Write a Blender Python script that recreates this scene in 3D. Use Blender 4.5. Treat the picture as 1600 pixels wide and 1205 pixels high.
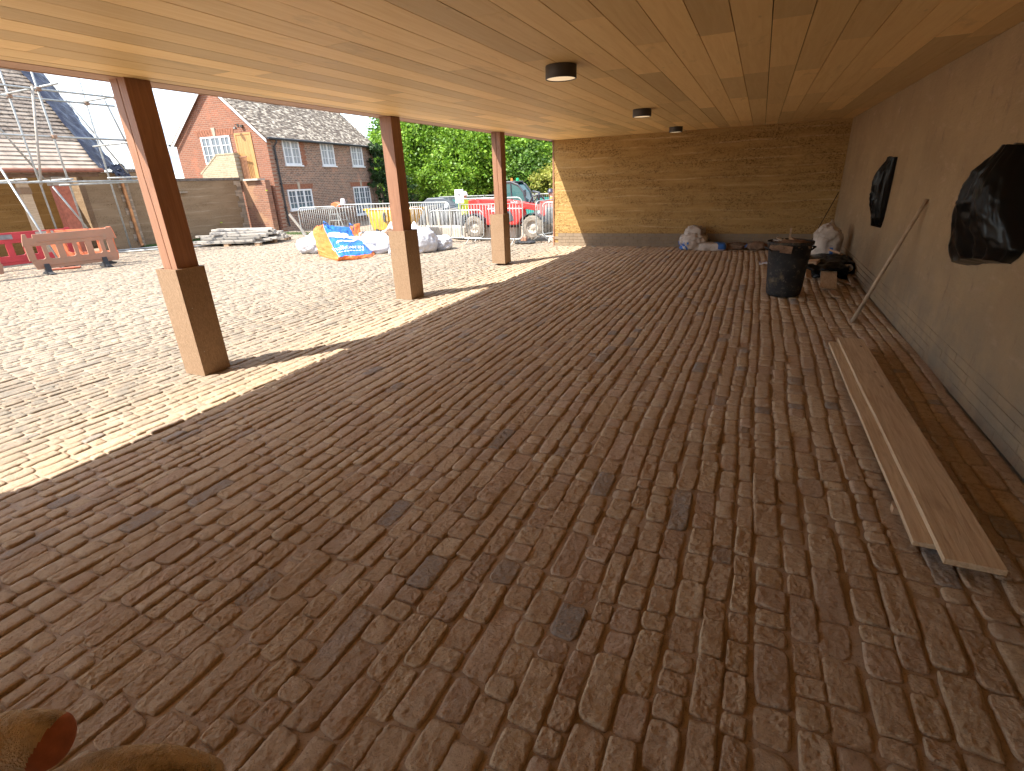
import bpy, bmesh, math, random
import numpy as np
from mathutils import Vector, Matrix, Euler

for o in list(bpy.data.objects): bpy.data.objects.remove(o)
SC = bpy.context.scene
COL = SC.collection
R = math.radians
rnd = random.Random(7)

# ------------------------------------------------------------------ camera, world, sun, exposure
cam = bpy.data.objects.new('camera', bpy.data.cameras.new('camera'))
COL.objects.link(cam)
cam.data.sensor_width = 36.0
cam.data.lens = 17.90
cam.data.clip_start = 0.02
cam.data.clip_end = 2000
cr = Vector((0.91014866, 0.41241088, -0.03932849))
cf = Vector((-0.39623885, 0.8388670, -0.37322509))
cu = Vector((-0.12093071, 0.35527379, 0.92690685))
cam.matrix_world = Matrix(((cr.x, cu.x, -cf.x, 0), (cr.y, cu.y, -cf.y, 0), (cr.z, cu.z, -cf.z, 1.75), (0, 0, 0, 1)))
SC.camera = cam

SUN_DIR = Vector((1.0, 1.5, -2.38)).normalized()       # the way the light travels
sun = bpy.data.objects.new('sun', bpy.data.lights.new('sun', 'SUN'))
COL.objects.link(sun)
sun.data.energy = 2.0
sun.data.angle = R(0.53)
sun.data.color = (1.0, 0.95, 0.87)
sun.rotation_euler = SUN_DIR.to_track_quat('-Z', 'Y').to_euler()
ELEV = math.asin(-SUN_DIR.z)

W = bpy.data.worlds.new('World'); SC.world = W; W.use_nodes = True
nt = W.node_tree; nt.nodes.clear()
wout = nt.nodes.new('ShaderNodeOutputWorld'); bg = nt.nodes.new('ShaderNodeBackground')
sky = nt.nodes.new('ShaderNodeTexSky'); sky.sky_type = 'NISHITA'; sky.sun_disc = False
sky.sun_elevation = ELEV
sky.sun_rotation = math.atan2(-SUN_DIR.x, -SUN_DIR.y)
sky.air_density = 1.0; sky.dust_density = 1.2; sky.ozone_density = 1.5
tc = nt.nodes.new('ShaderNodeTexCoord'); mp = nt.nodes.new('ShaderNodeMapping')
mp.inputs['Scale'].default_value = (1.0, 1.0, 2.6)
mp.inputs['Location'].default_value = (3.3, 1.0, 0.4)
cn = nt.nodes.new('ShaderNodeTexNoise'); cn.inputs['Scale'].default_value = 3.2; cn.inputs['Detail'].default_value = 9; cn.inputs['Roughness'].default_value = 0.55
crp = nt.nodes.new('ShaderNodeValToRGB'); crp.color_ramp.elements[0].position = 0.30; crp.color_ramp.elements[1].position = 0.56
cn2 = nt.nodes.new('ShaderNodeTexNoise'); cn2.inputs['Scale'].default_value = 7; cn2.inputs['Detail'].default_value = 6
cc = nt.nodes.new('ShaderNodeValToRGB')
cc.color_ramp.elements[0].position = 0.35; cc.color_ramp.elements[0].color = (0.95, 1.1, 1.4, 1)
cc.color_ramp.elements[1].position = 0.62; cc.color_ramp.elements[1].color = (2.1, 2.1, 2.1, 1)
mx = nt.nodes.new('ShaderNodeMixRGB')
L = nt.links.new
L(tc.outputs['Generated'], mp.inputs['Vector']); L(mp.outputs['Vector'], cn.inputs['Vector']); L(mp.outputs['Vector'], cn2.inputs['Vector'])
L(cn.outputs['Fac'], crp.inputs['Fac']); L(cn2.outputs['Fac'], cc.inputs['Fac'])
L(crp.outputs['Color'], mx.inputs['Fac']); L(sky.outputs['Color'], mx.inputs['Color1']); L(cc.outputs['Color'], mx.inputs['Color2'])
L(mx.outputs['Color'], bg.inputs['Color']); bg.inputs['Strength'].default_value = 0.15
L(bg.outputs['Background'], wout.inputs['Surface'])

SC.view_settings.view_transform = 'Standard'; SC.view_settings.look = 'None'
SC.view_settings.gamma = 1.0; SC.view_settings.use_curve_mapping = False
SC.view_settings.exposure = 2.72
SC.render.engine = 'CYCLES'
SC.cycles.max_bounces = 16; SC.cycles.diffuse_bounces = 12

# ------------------------------------------------------------------ node material helpers
def newmat(name):
    m = bpy.data.materials.new(name); m.use_nodes = True
    n = m.node_tree.nodes; b = n['Principled BSDF']
    return m, m.node_tree, b

def mnode(t, kind, **kw):
    n = t.nodes.new(kind)
    for k, v in kw.items():
        if k in n.inputs.keys(): n.inputs[k].default_value = v
        else: setattr(n, k, v)
    return n

def ramp(t, stops, interp='LINEAR'):
    n = t.nodes.new('ShaderNodeValToRGB'); e = n.color_ramp.elements; n.color_ramp.interpolation = interp
    while len(e) < len(stops): e.new(0.5)
    for k, (p, c) in enumerate(stops):
        e[k].position = p; e[k].color = (c[0], c[1], c[2], 1)
    return n

def mixc(t, a, b, fac, mode='MIX'):
    n = t.nodes.new('ShaderNodeMixRGB'); n.blend_type = mode
    for s, v in (('Fac', fac), ('Color1', a), ('Color2', b)):
        if isinstance(v, bpy.types.NodeSocket): t.links.new(v, n.inputs[s])
        elif s == 'Fac': n.inputs[s].default_value = v
        else: n.inputs[s].default_value = (v[0], v[1], v[2], 1)
    return n.outputs['Color']

def vec(t, coords='pos', scale=(1, 1, 1), rot=(0, 0, 0)):
    if coords == 'pos': s = t.nodes.new('ShaderNodeNewGeometry').outputs['Position']
    elif coords == 'obj': s = t.nodes.new('ShaderNodeTexCoord').outputs['Object']
    else: s = t.nodes.new('ShaderNodeTexCoord').outputs['UV']
    m = t.nodes.new('ShaderNodeMapping'); m.inputs['Scale'].default_value = scale; m.inputs['Rotation'].default_value = rot
    t.links.new(s, m.inputs['Vector']); return m.outputs['Vector']

def noise(t, v, scale, detail=4, rough=0.55, dist=0.0):
    n = t.nodes.new('ShaderNodeTexNoise'); n.inputs['Scale'].default_value = scale
    n.inputs['Detail'].default_value = detail; n.inputs['Roughness'].default_value = rough
    n.inputs['Distortion'].default_value = dist
    t.links.new(v, n.inputs['Vector']); return n.outputs['Fac']

def rampf(t, fac, lo, hi):
    n = t.nodes.new('ShaderNodeMapRange'); n.inputs['From Min'].default_value = lo; n.inputs['From Max'].default_value = hi
    t.links.new(fac, n.inputs['Value']); return n.outputs['Result']

def bump(t, b, h, strength, dist=0.01, prev=None):
    n = t.nodes.new('ShaderNodeBump'); n.inputs['Strength'].default_value = strength; n.inputs['Distance'].default_value = dist
    t.links.new(h, n.inputs['Height'])
    if prev is not None: t.links.new(prev, n.inputs['Normal'])
    t.links.new(n.outputs['Normal'], b.inputs['Normal']); return n.outputs['Normal']

def simple(name, col, rough=0.7, var=0.25, scale=6.0, bscale=60.0, bstr=0.25, metal=0.0, bdist=0.004, col2=None, rand=0.0, spec=None, coat=0.0, dirt=None, dscale=3.0, damt=0.5):
    m, t, b = newmat(name)
    c2 = col2 or tuple(max(0, x * (1 - var)) for x in col)
    c1 = col if col2 else tuple(min(1, x * (1 + var * 0.5)) for x in col)
    v = vec(t)
    c = mixc(t, c1, c2, rampf(t, noise(t, v, scale, 5), 0.3, 0.7))
    if dirt:
        f = rampf(t, noise(t, v, dscale, 7, 0.65), 0.5, 0.72)
        mm = t.nodes.new('ShaderNodeMath'); mm.operation = 'MULTIPLY'; mm.inputs[1].default_value = damt; mm.use_clamp = True
        t.links.new(f, mm.inputs[0]); c = mixc(t, c, dirt, mm.outputs[0])
    if rand:
        oi = t.nodes.new('ShaderNodeObjectInfo')
        mr = t.nodes.new('ShaderNodeMapRange'); mr.inputs['To Min'].default_value = 1 - rand; mr.inputs['To Max'].default_value = 1 + rand * 0.6
        t.links.new(oi.outputs['Random'], mr.inputs['Value'])
        c = mixc(t, c, (0.5, 0.5, 0.5), 1.0, 'MULTIPLY') if False else c
        vm = t.nodes.new('ShaderNodeVectorMath'); vm.operation = 'SCALE'
        t.links.new(c, vm.inputs[0]); t.links.new(mr.outputs['Result'], vm.inputs['Scale']); c = vm.outputs['Vector']
    t.links.new(c, b.inputs['Base Color'])
    b.inputs['Roughness'].default_value = rough; b.inputs['Metallic'].default_value = metal
    if spec is not None: b.inputs['Specular IOR Level'].default_value = spec
    if coat: b.inputs['Coat Weight'].default_value = coat
    if bstr: bump(t, b, noise(t, v, bscale, 4), bstr, bdist)
    return m

# ------------------------------------------------------------------ mesh helpers
class MB:
    def __init__(s): s.v = []; s.f = []; s.mi = []
    def quadmesh(s, vs, fs, mi=0):
        o = len(s.v); s.v += [tuple(p) for p in vs]; s.f += [tuple(i + o for i in f) for f in fs]; s.mi += [mi] * len(fs); return s
    def box(s, x0, x1, y0, y1, z0, z1, mi=0, M=None, ch=0.0):
        if ch > 0:
            c = ch; pts = []; 
            bm = bmesh.new(); bmesh.ops.create_cube(bm, size=1)
            for v in bm.verts: v.co = Vector(((x0 + x1) / 2 + v.co.x * (x1 - x0), (y0 + y1) / 2 + v.co.y * (y1 - y0), (z0 + z1) / 2 + v.co.z * (z1 - z0)))
            bmesh.ops.bevel(bm, geom=bm.edges[:], offset=c, segments=1, affect='EDGES')
            bm.verts.index_update()
            vs = [v.co.copy() for v in bm.verts]; fs = [[v.index for v in f.verts] for f in bm.faces]; bm.free()
        else:
            vs = [Vector(p) for p in ((x0, y0, z0), (x1, y0, z0), (x1, y1, z0), (x0, y1, z0), (x0, y0, z1), (x1, y0, z1), (x1, y1, z1), (x0, y1, z1))]
            fs = [(0, 3, 2, 1), (4, 5, 6, 7), (0, 1, 5, 4), (1, 2, 6, 5), (2, 3, 7, 6), (3, 0, 4, 7)]
        if M is not None: vs = [M @ v for v in vs]
        return s.quadmesh(vs, fs, mi)
    def tube(s, pts, r, n=8, mi=0, caps=True):
        pts = [Vector(p) for p in pts]; rs = r if isinstance(r, (list, tuple)) else [r] * len(pts)
        vs = []; fs = []; up = None
        for i, p in enumerate(pts):
            d = (pts[min(i + 1, len(pts) - 1)] - pts[max(i - 1, 0)]).normalized()
            if up is None: up = Vector((0, 0, 1)) if abs(d.z) < 0.9 else Vector((1, 0, 0))
            a = d.cross(up).normalized(); bb = a.cross(d).normalized(); up = bb
            for k in range(n):
                t = 2 * math.pi * k / n; vs.append(p + (a * math.cos(t) + bb * math.sin(t)) * rs[i])
        for i in range(len(pts) - 1):
            for k in range(n):
                fs.append((i * n + k, i * n + (k + 1) % n, (i + 1) * n + (k + 1) % n, (i + 1) * n + k))
        if caps: fs.append(tuple(range(n))[::-1]); fs.append(tuple((len(pts) - 1) * n + k for k in range(n)))
        return s.quadmesh(vs, fs, mi)
    def lathe(s, prof, n=24, c=(0, 0, 0), mi=0, wob=None):
        vs = []; fs = []
        for i, (r, z) in enumerate(prof):
            for k in range(n):
                t = 2 * math.pi * k / n; rr = r * (1 + (wob(t, z) if wob else 0))
                vs.append((c[0] + rr * math.cos(t), c[1] + rr * math.sin(t), c[2] + z))
        for i in range(len(prof) - 1):
            for k in range(n):
                fs.append((i * n + k, i * n + (k + 1) % n, (i + 1) * n + (k + 1) % n, (i + 1) * n + k))
        return s.quadmesh(vs, fs, mi)
    def prism(s, poly, axis, a0, a1, mi=0, M=None):
        # poly: 2D points; extruded along axis ('x': poly=(y,z), 'y': poly=(x,z), 'z': poly=(x,y))
        def P(p, a): return {'x': (a, p[0], p[1]), 'y': (p[0], a, p[1]), 'z': (p[0], p[1], a)}[axis]
        n = len(poly); vs = [Vector(P(p, a0)) for p in poly] + [Vector(P(p, a1)) for p in poly]
        if M is not None: vs = [M @ v for v in vs]
        fs = [tuple(range(n))[::-1], tuple(range(n, 2 * n))] + [(i, (i + 1) % n, n + (i + 1) % n, n + i) for i in range(n)]
        return s.quadmesh(vs, fs, mi)
    def mesh(s, name, mats, smooth=False, recalc=True):
        me = bpy.data.meshes.new(name); me.from_pydata([tuple(v) for v in s.v], [], s.f)
        for m in (mats if isinstance(mats, (list, tuple)) else [mats]): me.materials.append(m)
        me.polygons.foreach_set('material_index', s.mi)
        if recalc:
            bm = bmesh.new(); bm.from_mesh(me); bmesh.ops.recalc_face_normals(bm, faces=bm.faces[:]); bm.to_mesh(me); bm.free()
        if smooth: me.polygons.foreach_set('use_smooth', [True] * len(me.polygons))
        me.update(); return me
    def build(s, name, mats, parent=None, smooth=False, bevel=0.0, loc=None, auto=None):
        me = s.mesh(name, mats, smooth)
        o = bpy.data.objects.new(name, me); COL.objects.link(o)
        if parent: o.parent = parent
        if loc is not None: o.location = loc
        if bevel:
            b = o.modifiers.new('b', 'BEVEL'); b.width = bevel; b.segments = 2; b.limit_method = 'ANGLE'
        return o

def thing(name, label, cat, loc=(0, 0, 0), rotz=0.0, group=None):
    o = bpy.data.objects.new(name, None); COL.objects.link(o)
    o.empty_display_size = 0.2; o.location = loc; o.rotation_euler = (0, 0, rotz)
    o['label'] = label; o['category'] = cat
    if group: o['group'] = group
    return o
def tag(o, label, cat, group=None):
    o['label'] = label; o['category'] = cat
    if group: o['group'] = group
    return o
def struct(o): o['kind'] = 'structure'; return o
def stuff(o): o['kind'] = 'stuff'; return o
def copy_tree(o, parent=None):
    c = o.copy(); COL.objects.link(c); c.parent = parent
    for ch in list(o.children): copy_tree(ch, c)
    return c

# numpy value noise
_rg = np.random.RandomState(3)
_lat = _rg.rand(64, 64, 64)
def vn(x, y, z=0.0):
    x = np.asarray(x, float); y = np.asarray(y, float); z = np.asarray(z, float) + np.zeros_like(x)
    xi = np.floor(x).astype(int); yi = np.floor(y).astype(int); zi = np.floor(z).astype(int)
    fx = x - xi; fy = y - yi; fz = z - zi
    fx = fx * fx * (3 - 2 * fx); fy = fy * fy * (3 - 2 * fy); fz = fz * fz * (3 - 2 * fz)
    def g(a, b, c): return _lat[(xi + a) % 64, (yi + b) % 64, (zi + c) % 64]
    r = 0
    for a in (0, 1):
        for b in (0, 1):
            for c in (0, 1):
                r = r + g(a, b, c) * (fx if a else 1 - fx) * (fy if b else 1 - fy) * (fz if c else 1 - fz)
    return r * 2 - 1
def fbm(x, y, z=0.0, o=4):
    r = 0; a = 1.0; f = 1.0; s = 0
    for k in range(o):
        r = r + a * vn(x * f + 11.3 * k, y * f + 5.7 * k, np.asarray(z) * f + 3.1 * k); s += a; a *= 0.5; f *= 2.03
    return r / s

def grid_mesh(name, P, mat, parent=None, smooth=True, mi=None, mats=None, closed_u=False):
    # P: array (nu, nv, 3)
    nu, nv = P.shape[:2]
    me = bpy.data.meshes.new(name)
    vs = P.reshape(-1, 3)
    idx = np.arange(nu * nv).reshape(nu, nv)
    if closed_u: idx = np.vstack([idx, idx[:1]])
    f = np.stack([idx[:-1, :-1], idx[1:, :-1], idx[1:, 1:], idx[:-1, 1:]], -1).reshape(-1, 4)
    me.from_pydata(vs.tolist(), [], f.tolist())
    for m in (mats or [mat]): me.materials.append(m)
    if mi is not None: me.polygons.foreach_set('material_index', np.asarray(mi).astype(int).ravel().tolist())
    if smooth: me.polygons.foreach_set('use_smooth', [True] * len(me.polygons))
    me.update()
    o = bpy.data.objects.new(name, me); COL.objects.link(o)
    if parent: o.parent = parent
    return o

def text_mesh(name, body, size, mat, M, parent=None, extr=0.002, align='CENTER'):
    cu_ = bpy.data.curves.new(name, 'FONT'); cu_.body = body; cu_.size = size; cu_.extrude = extr; cu_.align_x = align; cu_.align_y = 'CENTER'
    to = bpy.data.objects.new(name + '_tmp', cu_); COL.objects.link(to)
    dg = bpy.context.evaluated_depsgraph_get()
    me = bpy.data.meshes.new_from_object(to.evaluated_get(dg)); bpy.data.objects.remove(to)
    me.transform(M); me.materials.clear(); me.materials.append(mat)
    o = bpy.data.objects.new(name, me); COL.objects.link(o)
    if parent: o.parent = parent
    return o

# ------------------------------------------------------------------ materials
M = {}
def stone_mat(name, src):
    m, t, b = newmat(name)
    if src == 'obj': f = t.nodes.new('ShaderNodeObjectInfo').outputs['Random']
    else: f = t.nodes.new('ShaderNodeNewGeometry').outputs['Random Per Island']
    rp = ramp(t, [(0.0, (0.48, 0.345, 0.225)), (0.16, (0.56, 0.425, 0.29)), (0.32, (0.51, 0.375, 0.25)), (0.48, (0.58, 0.45, 0.30)), (0.64, (0.52, 0.39, 0.265)),
                  (0.82, (0.54, 0.40, 0.29)), (0.95, (0.44, 0.325, 0.235)), (0.98, (0.31, 0.28, 0.25)), (1.0, (0.36, 0.33, 0.30))])
    t.links.new(f, rp.inputs['Fac'])
    v = vec(t)
    n1 = noise(t, v, 22, 6, 0.65); n2 = noise(t, v, 1.1, 4); n3 = noise(t, v, 120, 3, 0.7)
    c = mixc(t, rp.outputs['Color'], (0.33, 0.225, 0.145), rampf(t, n1, 0.48, 0.78))
    c = mixc(t, c, (0.56, 0.40, 0.27), rampf(t, n3, 0.52, 0.85))
    c = mixc(t, c, (0.21, 0.135, 0.085), rampf(t, noise(t, v, 75, 4, 0.7), 0.57, 0.72))
    c = mixc(t, c, (0.62, 0.46, 0.32), rampf(t, noise(t, vec(t, 'pos', (1.3, 1, 1)), 48, 5, 0.75), 0.54, 0.78))
    # fine red sand lies over the stones in drifts; a band of it along the posts
    sx = t.nodes.new('ShaderNodeSeparateXYZ'); t.links.new(t.nodes.new('ShaderNodeNewGeometry').outputs['Position'], sx.inputs[0])
    n4 = noise(t, v, 0.55, 5, 0.6); n5 = noise(t, v, 9, 5, 0.7)
    dr = t.nodes.new('ShaderNodeMath'); dr.operation = 'MULTIPLY'; t.links.new(rampf(t, n4, 0.42, 0.66), dr.inputs[0]); t.links.new(rampf(t, n5, 0.35, 0.6), dr.inputs[1])
    c = mixc(t, c, (0.42, 0.30, 0.19), dr.outputs[0])
    bnd = t.nodes.new('ShaderNodeMath'); bnd.operation = 'ADD'; bnd.inputs[1].default_value = 6.35; t.links.new(sx.outputs['X'], bnd.inputs[0])
    ab = t.nodes.new('ShaderNodeMath'); ab.operation = 'ABSOLUTE'; t.links.new(bnd.outputs[0], ab.inputs[0])
    fb = t.nodes.new('ShaderNodeMapRange'); fb.inputs['From Min'].default_value = 0.95; fb.inputs['From Max'].default_value = 0.3; t.links.new(ab.outputs[0], fb.inputs['Value'])
    mm = t.nodes.new('ShaderNodeMath'); mm.operation = 'MULTIPLY'; mm.use_clamp = True; t.links.new(fb.outputs['Result'], mm.inputs[0]); t.links.new(rampf(t, noise(t, v, 1.6, 5, 0.65), 0.38, 0.6), mm.inputs[1])
    c = mixc(t, c, (0.25, 0.165, 0.10), mm.outputs[0])
    # yard dust, its colour darkened to hold down the brightness of sunlit stones
    yd = t.nodes.new('ShaderNodeMapRange'); yd.inputs['From Min'].default_value = -3.9; yd.inputs['From Max'].default_value = -5.2; t.links.new(sx.outputs['X'], yd.inputs['Value'])
    m2 = t.nodes.new('ShaderNodeMath'); m2.operation = 'MULTIPLY'; m2.use_clamp = True; t.links.new(yd.outputs['Result'], m2.inputs[0]); t.links.new(rampf(t, noise(t, v, 4.5, 6, 0.7), 0.1, 0.6), m2.inputs[1])
    c = mixc(t, c, (0.225, 0.195, 0.155), m2.outputs[0])
    t.links.new(c, b.inputs['Base Color']); b.inputs['Roughness'].default_value = 1.0; b.inputs['Specular IOR Level'].default_value = 0.08
    nb = bump(t, b, noise(t, v, 34, 7, 0.70), 0.8, 0.022)
    bump(t, b, noise(t, v, 140, 4, 0.75), 0.8, 0.006, nb)
    return m
M['stone'] = stone_mat('sandstone_sett', 'obj'); M['stone_i'] = stone_mat('sandstone_setts_mass', 'isl')

def bed_mat():
    m, t, b = newmat('red_sand_bed'); v = vec(t)
    c = mixc(t, (0.31, 0.225, 0.155), (0.41, 0.31, 0.215), rampf(t, noise(t, v, 7, 6, 0.7), 0.3, 0.7))
    c = mixc(t, c, (0.13, 0.08, 0.05), rampf(t, noise(t, v, 160, 2), 0.58, 0.75))
    t.links.new(c, b.inputs['Base Color']); b.inputs['Roughness'].default_value = 0.95
    bump(t, b, noise(t, v, 150, 4, 0.7), 0.6, 0.005); return m
M['bed'] = bed_mat()

def rammed(name, c1, c2, c3, lift=0.125, dark=(0.10, 0.055, 0.02), lines=0.6):
    m, t, b = newmat(name); v = vec(t)
    sx = t.nodes.new('ShaderNodeSeparateXYZ'); t.links.new(v, sx.inputs[0])
    vs = vec(t, 'pos', (0.35, 0.35, 9.0)); ns = noise(t, vs, 1.3, 5, 0.6, 0.4)
    c = mixc(t, c1, c2, rampf(t, ns, 0.25, 0.75))
    # pale compacted line at each lift
    wob = t.nodes.new('ShaderNodeMath'); wob.operation = 'MULTIPLY_ADD'; wob.inputs[1].default_value = 0.16
    t.links.new(noise(t, vec(t, 'pos', (1, 1, 0.3)), 0.9, 4), wob.inputs[0]); t.links.new(sx.outputs['Z'], wob.inputs[2])
    dv = t.nodes.new('ShaderNodeMath'); dv.operation = 'DIVIDE'; dv.inputs[1].default_value = lift; t.links.new(wob.outputs[0], dv.inputs[0])
    fr = t.nodes.new('ShaderNodeMath'); fr.operation = 'FRACT'; t.links.new(dv.outputs[0], fr.inputs[0])
    ln = ramp(t, [(0.0, (lines,) * 3), (0.06, (lines * .8,) * 3), (0.16, (0, 0, 0)), (0.93, (0, 0, 0)), (1.0, (lines,) * 3)]); t.links.new(fr.outputs[0], ln.inputs['Fac'])
    mm = t.nodes.new('ShaderNodeMath'); mm.operation = 'MULTIPLY'; t.links.new(ln.outputs['Color'], mm.inputs[0]); t.links.new(rampf(t, noise(t, vec(t, 'pos', (1, 1, 5)), 1.1, 5), 0.42, 0.66), mm.inputs[1])
    c = mixc(t, c, c3, mm.outputs[0])
    pit = rampf(t, noise(t, vec(t, 'pos', (1, 1, 1.6)), 34, 5, 0.75), 0.52, 0.64)
    pm = t.nodes.new('ShaderNodeMath'); pm.operation = 'MULTIPLY'; t.links.new(pit, pm.inputs[0]); t.links.new(rampf(t, noise(t, vec(t, 'pos', (1, 1, 4)), 1.1, 4), 0.35, 0.6), pm.inputs[1])
    c = mixc(t, c, dark, pm.outputs[0])
    t.links.new(c, b.inputs['Base Color']); b.inputs['Roughness'].default_value = 0.95; b.inputs['Specular IOR Level'].default_value = 0.15
    sub = t.nodes.new('ShaderNodeMath'); sub.operation = 'SUBTRACT'; t.links.new(noise(t, v, 60, 6, 0.7), sub.inputs[0]); t.links.new(pm.outputs[0], sub.inputs[1])
    bump(t, b, sub.outputs[0], 0.8, 0.012); return m
M['rammed'] = rammed('rammed_earth_ochre', (0.46, 0.295, 0.115), (0.36, 0.215, 0.078), (0.58, 0.41, 0.21), 0.19, lines=0.75)
M['rammed_far'] = rammed('rammed_earth_brown', (0.288, 0.2, 0.12), (0.232, 0.156, 0.092), (0.4, 0.32, 0.224), 0.29, lines=0.5)

def plaster_mat():
    m, t, b = newmat('trowelled_earth_wall'); v = vec(t)
    c = mixc(t, (0.41, 0.285, 0.155), (0.32, 0.215, 0.118), rampf(t, noise(t, v, 1.4, 6, 0.65), 0.3, 0.7))
    c = mixc(t, c, (0.47, 0.325, 0.215), rampf(t, noise(t, vec(t, 'pos', (1, 0.5, 1.6)), 5, 7, 0.78), 0.55, 0.72))
    sx = t.nodes.new('ShaderNodeSeparateXYZ'); t.links.new(v, sx.inputs[0])
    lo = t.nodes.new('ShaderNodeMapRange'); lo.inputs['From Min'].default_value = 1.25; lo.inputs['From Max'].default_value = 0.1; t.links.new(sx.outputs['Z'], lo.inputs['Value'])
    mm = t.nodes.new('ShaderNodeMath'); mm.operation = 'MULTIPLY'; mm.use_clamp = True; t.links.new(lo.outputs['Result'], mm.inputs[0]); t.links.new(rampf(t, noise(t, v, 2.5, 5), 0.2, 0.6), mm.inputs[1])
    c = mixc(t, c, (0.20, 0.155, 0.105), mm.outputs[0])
    c = mixc(t, c, (0.20, 0.13, 0.085), rampf(t, noise(t, vec(t, 'pos', (1, 1.6, 0.7)), 3.1, 8, 0.8), 0.57, 0.7))
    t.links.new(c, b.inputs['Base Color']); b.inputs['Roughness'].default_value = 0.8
    nb = bump(t, b, noise(t, vec(t, 'pos', (1, .6, 1.5)), 9, 8, 0.72), 0.7, 0.03); bump(t, b, noise(t, v, 120, 4), 0.35, 0.003, nb); return m
M['plaster'] = plaster_mat()

def wood(name, c1, c2, rand=0.25, axis='y', rough=0.6, knots=0.0, gscale=1.0, src='obj', bs=0.25):
    m, t, b = newmat(name)
    sc = {'x': (1.2, 22, 22), 'y': (22, 1.2, 22), 'z': (22, 22, 1.2)}[axis]
    g = t.nodes.new('ShaderNodeNewGeometry'); oi = t.nodes.new('ShaderNodeObjectInfo')
    add = t.nodes.new('ShaderNodeVectorMath'); add.operation = 'ADD'
    cmb = t.nodes.new('ShaderNodeVectorMath'); cmb.operation = 'SCALE'; cmb.inputs[0].default_value = (7, 31, 13)
    rs = oi.outputs['Random'] if src == 'obj' else g.outputs['Random Per Island']
    t.links.new(rs, cmb.inputs['Scale']); t.links.new(g.outputs['Position'], add.inputs[0]); t.links.new(cmb.outputs['Vector'], add.inputs[1])
    mpn = t.nodes.new('ShaderNodeMapping'); mpn.inputs['Scale'].default_value = tuple(x * gscale for x in sc); t.links.new(add.outputs['Vector'], mpn.inputs['Vector'])
    n1 = noise(t, mpn.outputs['Vector'], 1.6, 6, 0.6, 0.9)
    c = mixc(t, c1, c2, rampf(t, n1, 0.35, 0.68))
    mp2 = t.nodes.new('ShaderNodeMapping'); mp2.inputs['Scale'].default_value = tuple(0.35 + 0.05 * x for x in sc); t.links.new(add.outputs['Vector'], mp2.inputs['Vector'])
    n2 = noise(t, mp2.outputs['Vector'], 2.2, 5, 0.7, 0.6)
    c = mixc(t, c, tuple(x * 0.62 for x in c2), rampf(t, n2, 0.60, 0.82))
    if knots:
        vo = t.nodes.new('ShaderNodeTexVoronoi'); vo.inputs['Scale'].default_value = 3.0
        mk = t.nodes.new('ShaderNodeMapping'); mk.inputs['Scale'].default_value = {'y': (1.6, 0.6, 1), 'z': (1.6, 1.6, .6), 'x': (0.6, 1.6, 1)}[axis]
        t.links.new(add.outputs['Vector'], mk.inputs['Vector']); t.links.new(mk.outputs['Vector'], vo.inputs['Vector'])
        kn = t.nodes.new('ShaderNodeMapRange'); kn.inputs['From Min'].default_value = 0.075; kn.inputs['From Max'].default_value = 0.02; t.links.new(vo.outputs['Distance'], kn.inputs['Value'])
        km = t.nodes.new('ShaderNodeMath'); km.operation = 'MULTIPLY'; km.inputs[1].default_value = knots; km.use_clamp = True; t.links.new(kn.outputs['Result'], km.inputs[0])
        c = mixc(t, c, tuple(x * 0.3 for x in c2), km.outputs[0])
    mr = t.nodes.new('ShaderNodeMapRange'); mr.inputs['To Min'].default_value = 1 - rand; mr.inputs['To Max'].default_value = 1 + rand * 0.5; t.links.new(rs, mr.inputs['Value'])
    vm = t.nodes.new('ShaderNodeVectorMath'); vm.operation = 'SCALE'; t.links.new(c, vm.inputs[0]); t.links.new(mr.outputs['Result'], vm.inputs['Scale'])
    t.links.new(vm.outputs['Vector'], b.inputs['Base Color']); b.inputs['Roughness'].default_value = rough
    bump(t, b, n1, bs, 0.004); return m
M['ceil'] = wood('cedar_ceiling_board', (0.86, 0.62, 0.28), (0.78, 0.53, 0.215), 0.26, 'y', 0.55, 0.35, 0.6)
M['post'] = wood('oiled_oak_post', (0.306, 0.1487, 0.0808), (0.221, 0.102, 0.0544), 0.1, 'z', 0.6, 0.3)
M['deal'] = wood('sawn_softwood', (0.60, 0.46, 0.30), (0.42, 0.29, 0.175), 0.1, 'y', 0.85, 1.0, 1.3, 'obj', 0.8)
M['deal_x'] = wood('sawn_offcut', (0.44, 0.29, 0.18), (0.34, 0.22, 0.13), 0.35, 'x', 0.8, 0.4, 1.0, 'obj', 0.4)
M['oakdoor'] = wood('oak_door', (0.46, 0.25, 0.09), (0.36, 0.18, 0.06), 0.1, 'z', 0.5)
M['cream_tile'] = simple('pale_eaves_tile', (0.416, 0.336, 0.264), 0.8, 0.3, 3, 50, 0.3)
M['weathered'] = wood('weathered_timber', (0.4, 0.368, 0.32), (0.272, 0.24, 0.2), 0.45, 'y', 0.85, 0.0)

def osb():
    m, t, b = newmat('chipboard'); v = vec(t)
    n = noise(t, vec(t, 'pos', (60, 60, 22)), 1.0, 4, 0.8, 1.5)
    c = mixc(t, (0.28, 0.18, 0.105), (0.205, 0.125, 0.065), rampf(t, n, 0.42, 0.58))
    n2 = noise(t, vec(t, 'pos', (34, 34, 60)), 1.0, 3, 0.8, 2.0)
    c = mixc(t, c, (0.18, 0.09, 0.04), rampf(t, n2, 0.63, 0.72))
    c = mixc(t, c, (0.46, 0.31, 0.17), rampf(t, noise(t, vec(t, 'pos', (50, 50, 40)), 1.3, 3, 0.8, 2), 0.62, 0.7))
    t.links.new(c, b.inputs['Base Color']); b.inputs['Roughness'].default_value = 0.7
    bump(t, b, n, 0.15, 0.002); return m
M['osb'] = osb()
M['dark'] = simple('dark_shadow_gap', (0.05, 0.03, 0.02), 0.9)
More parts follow.
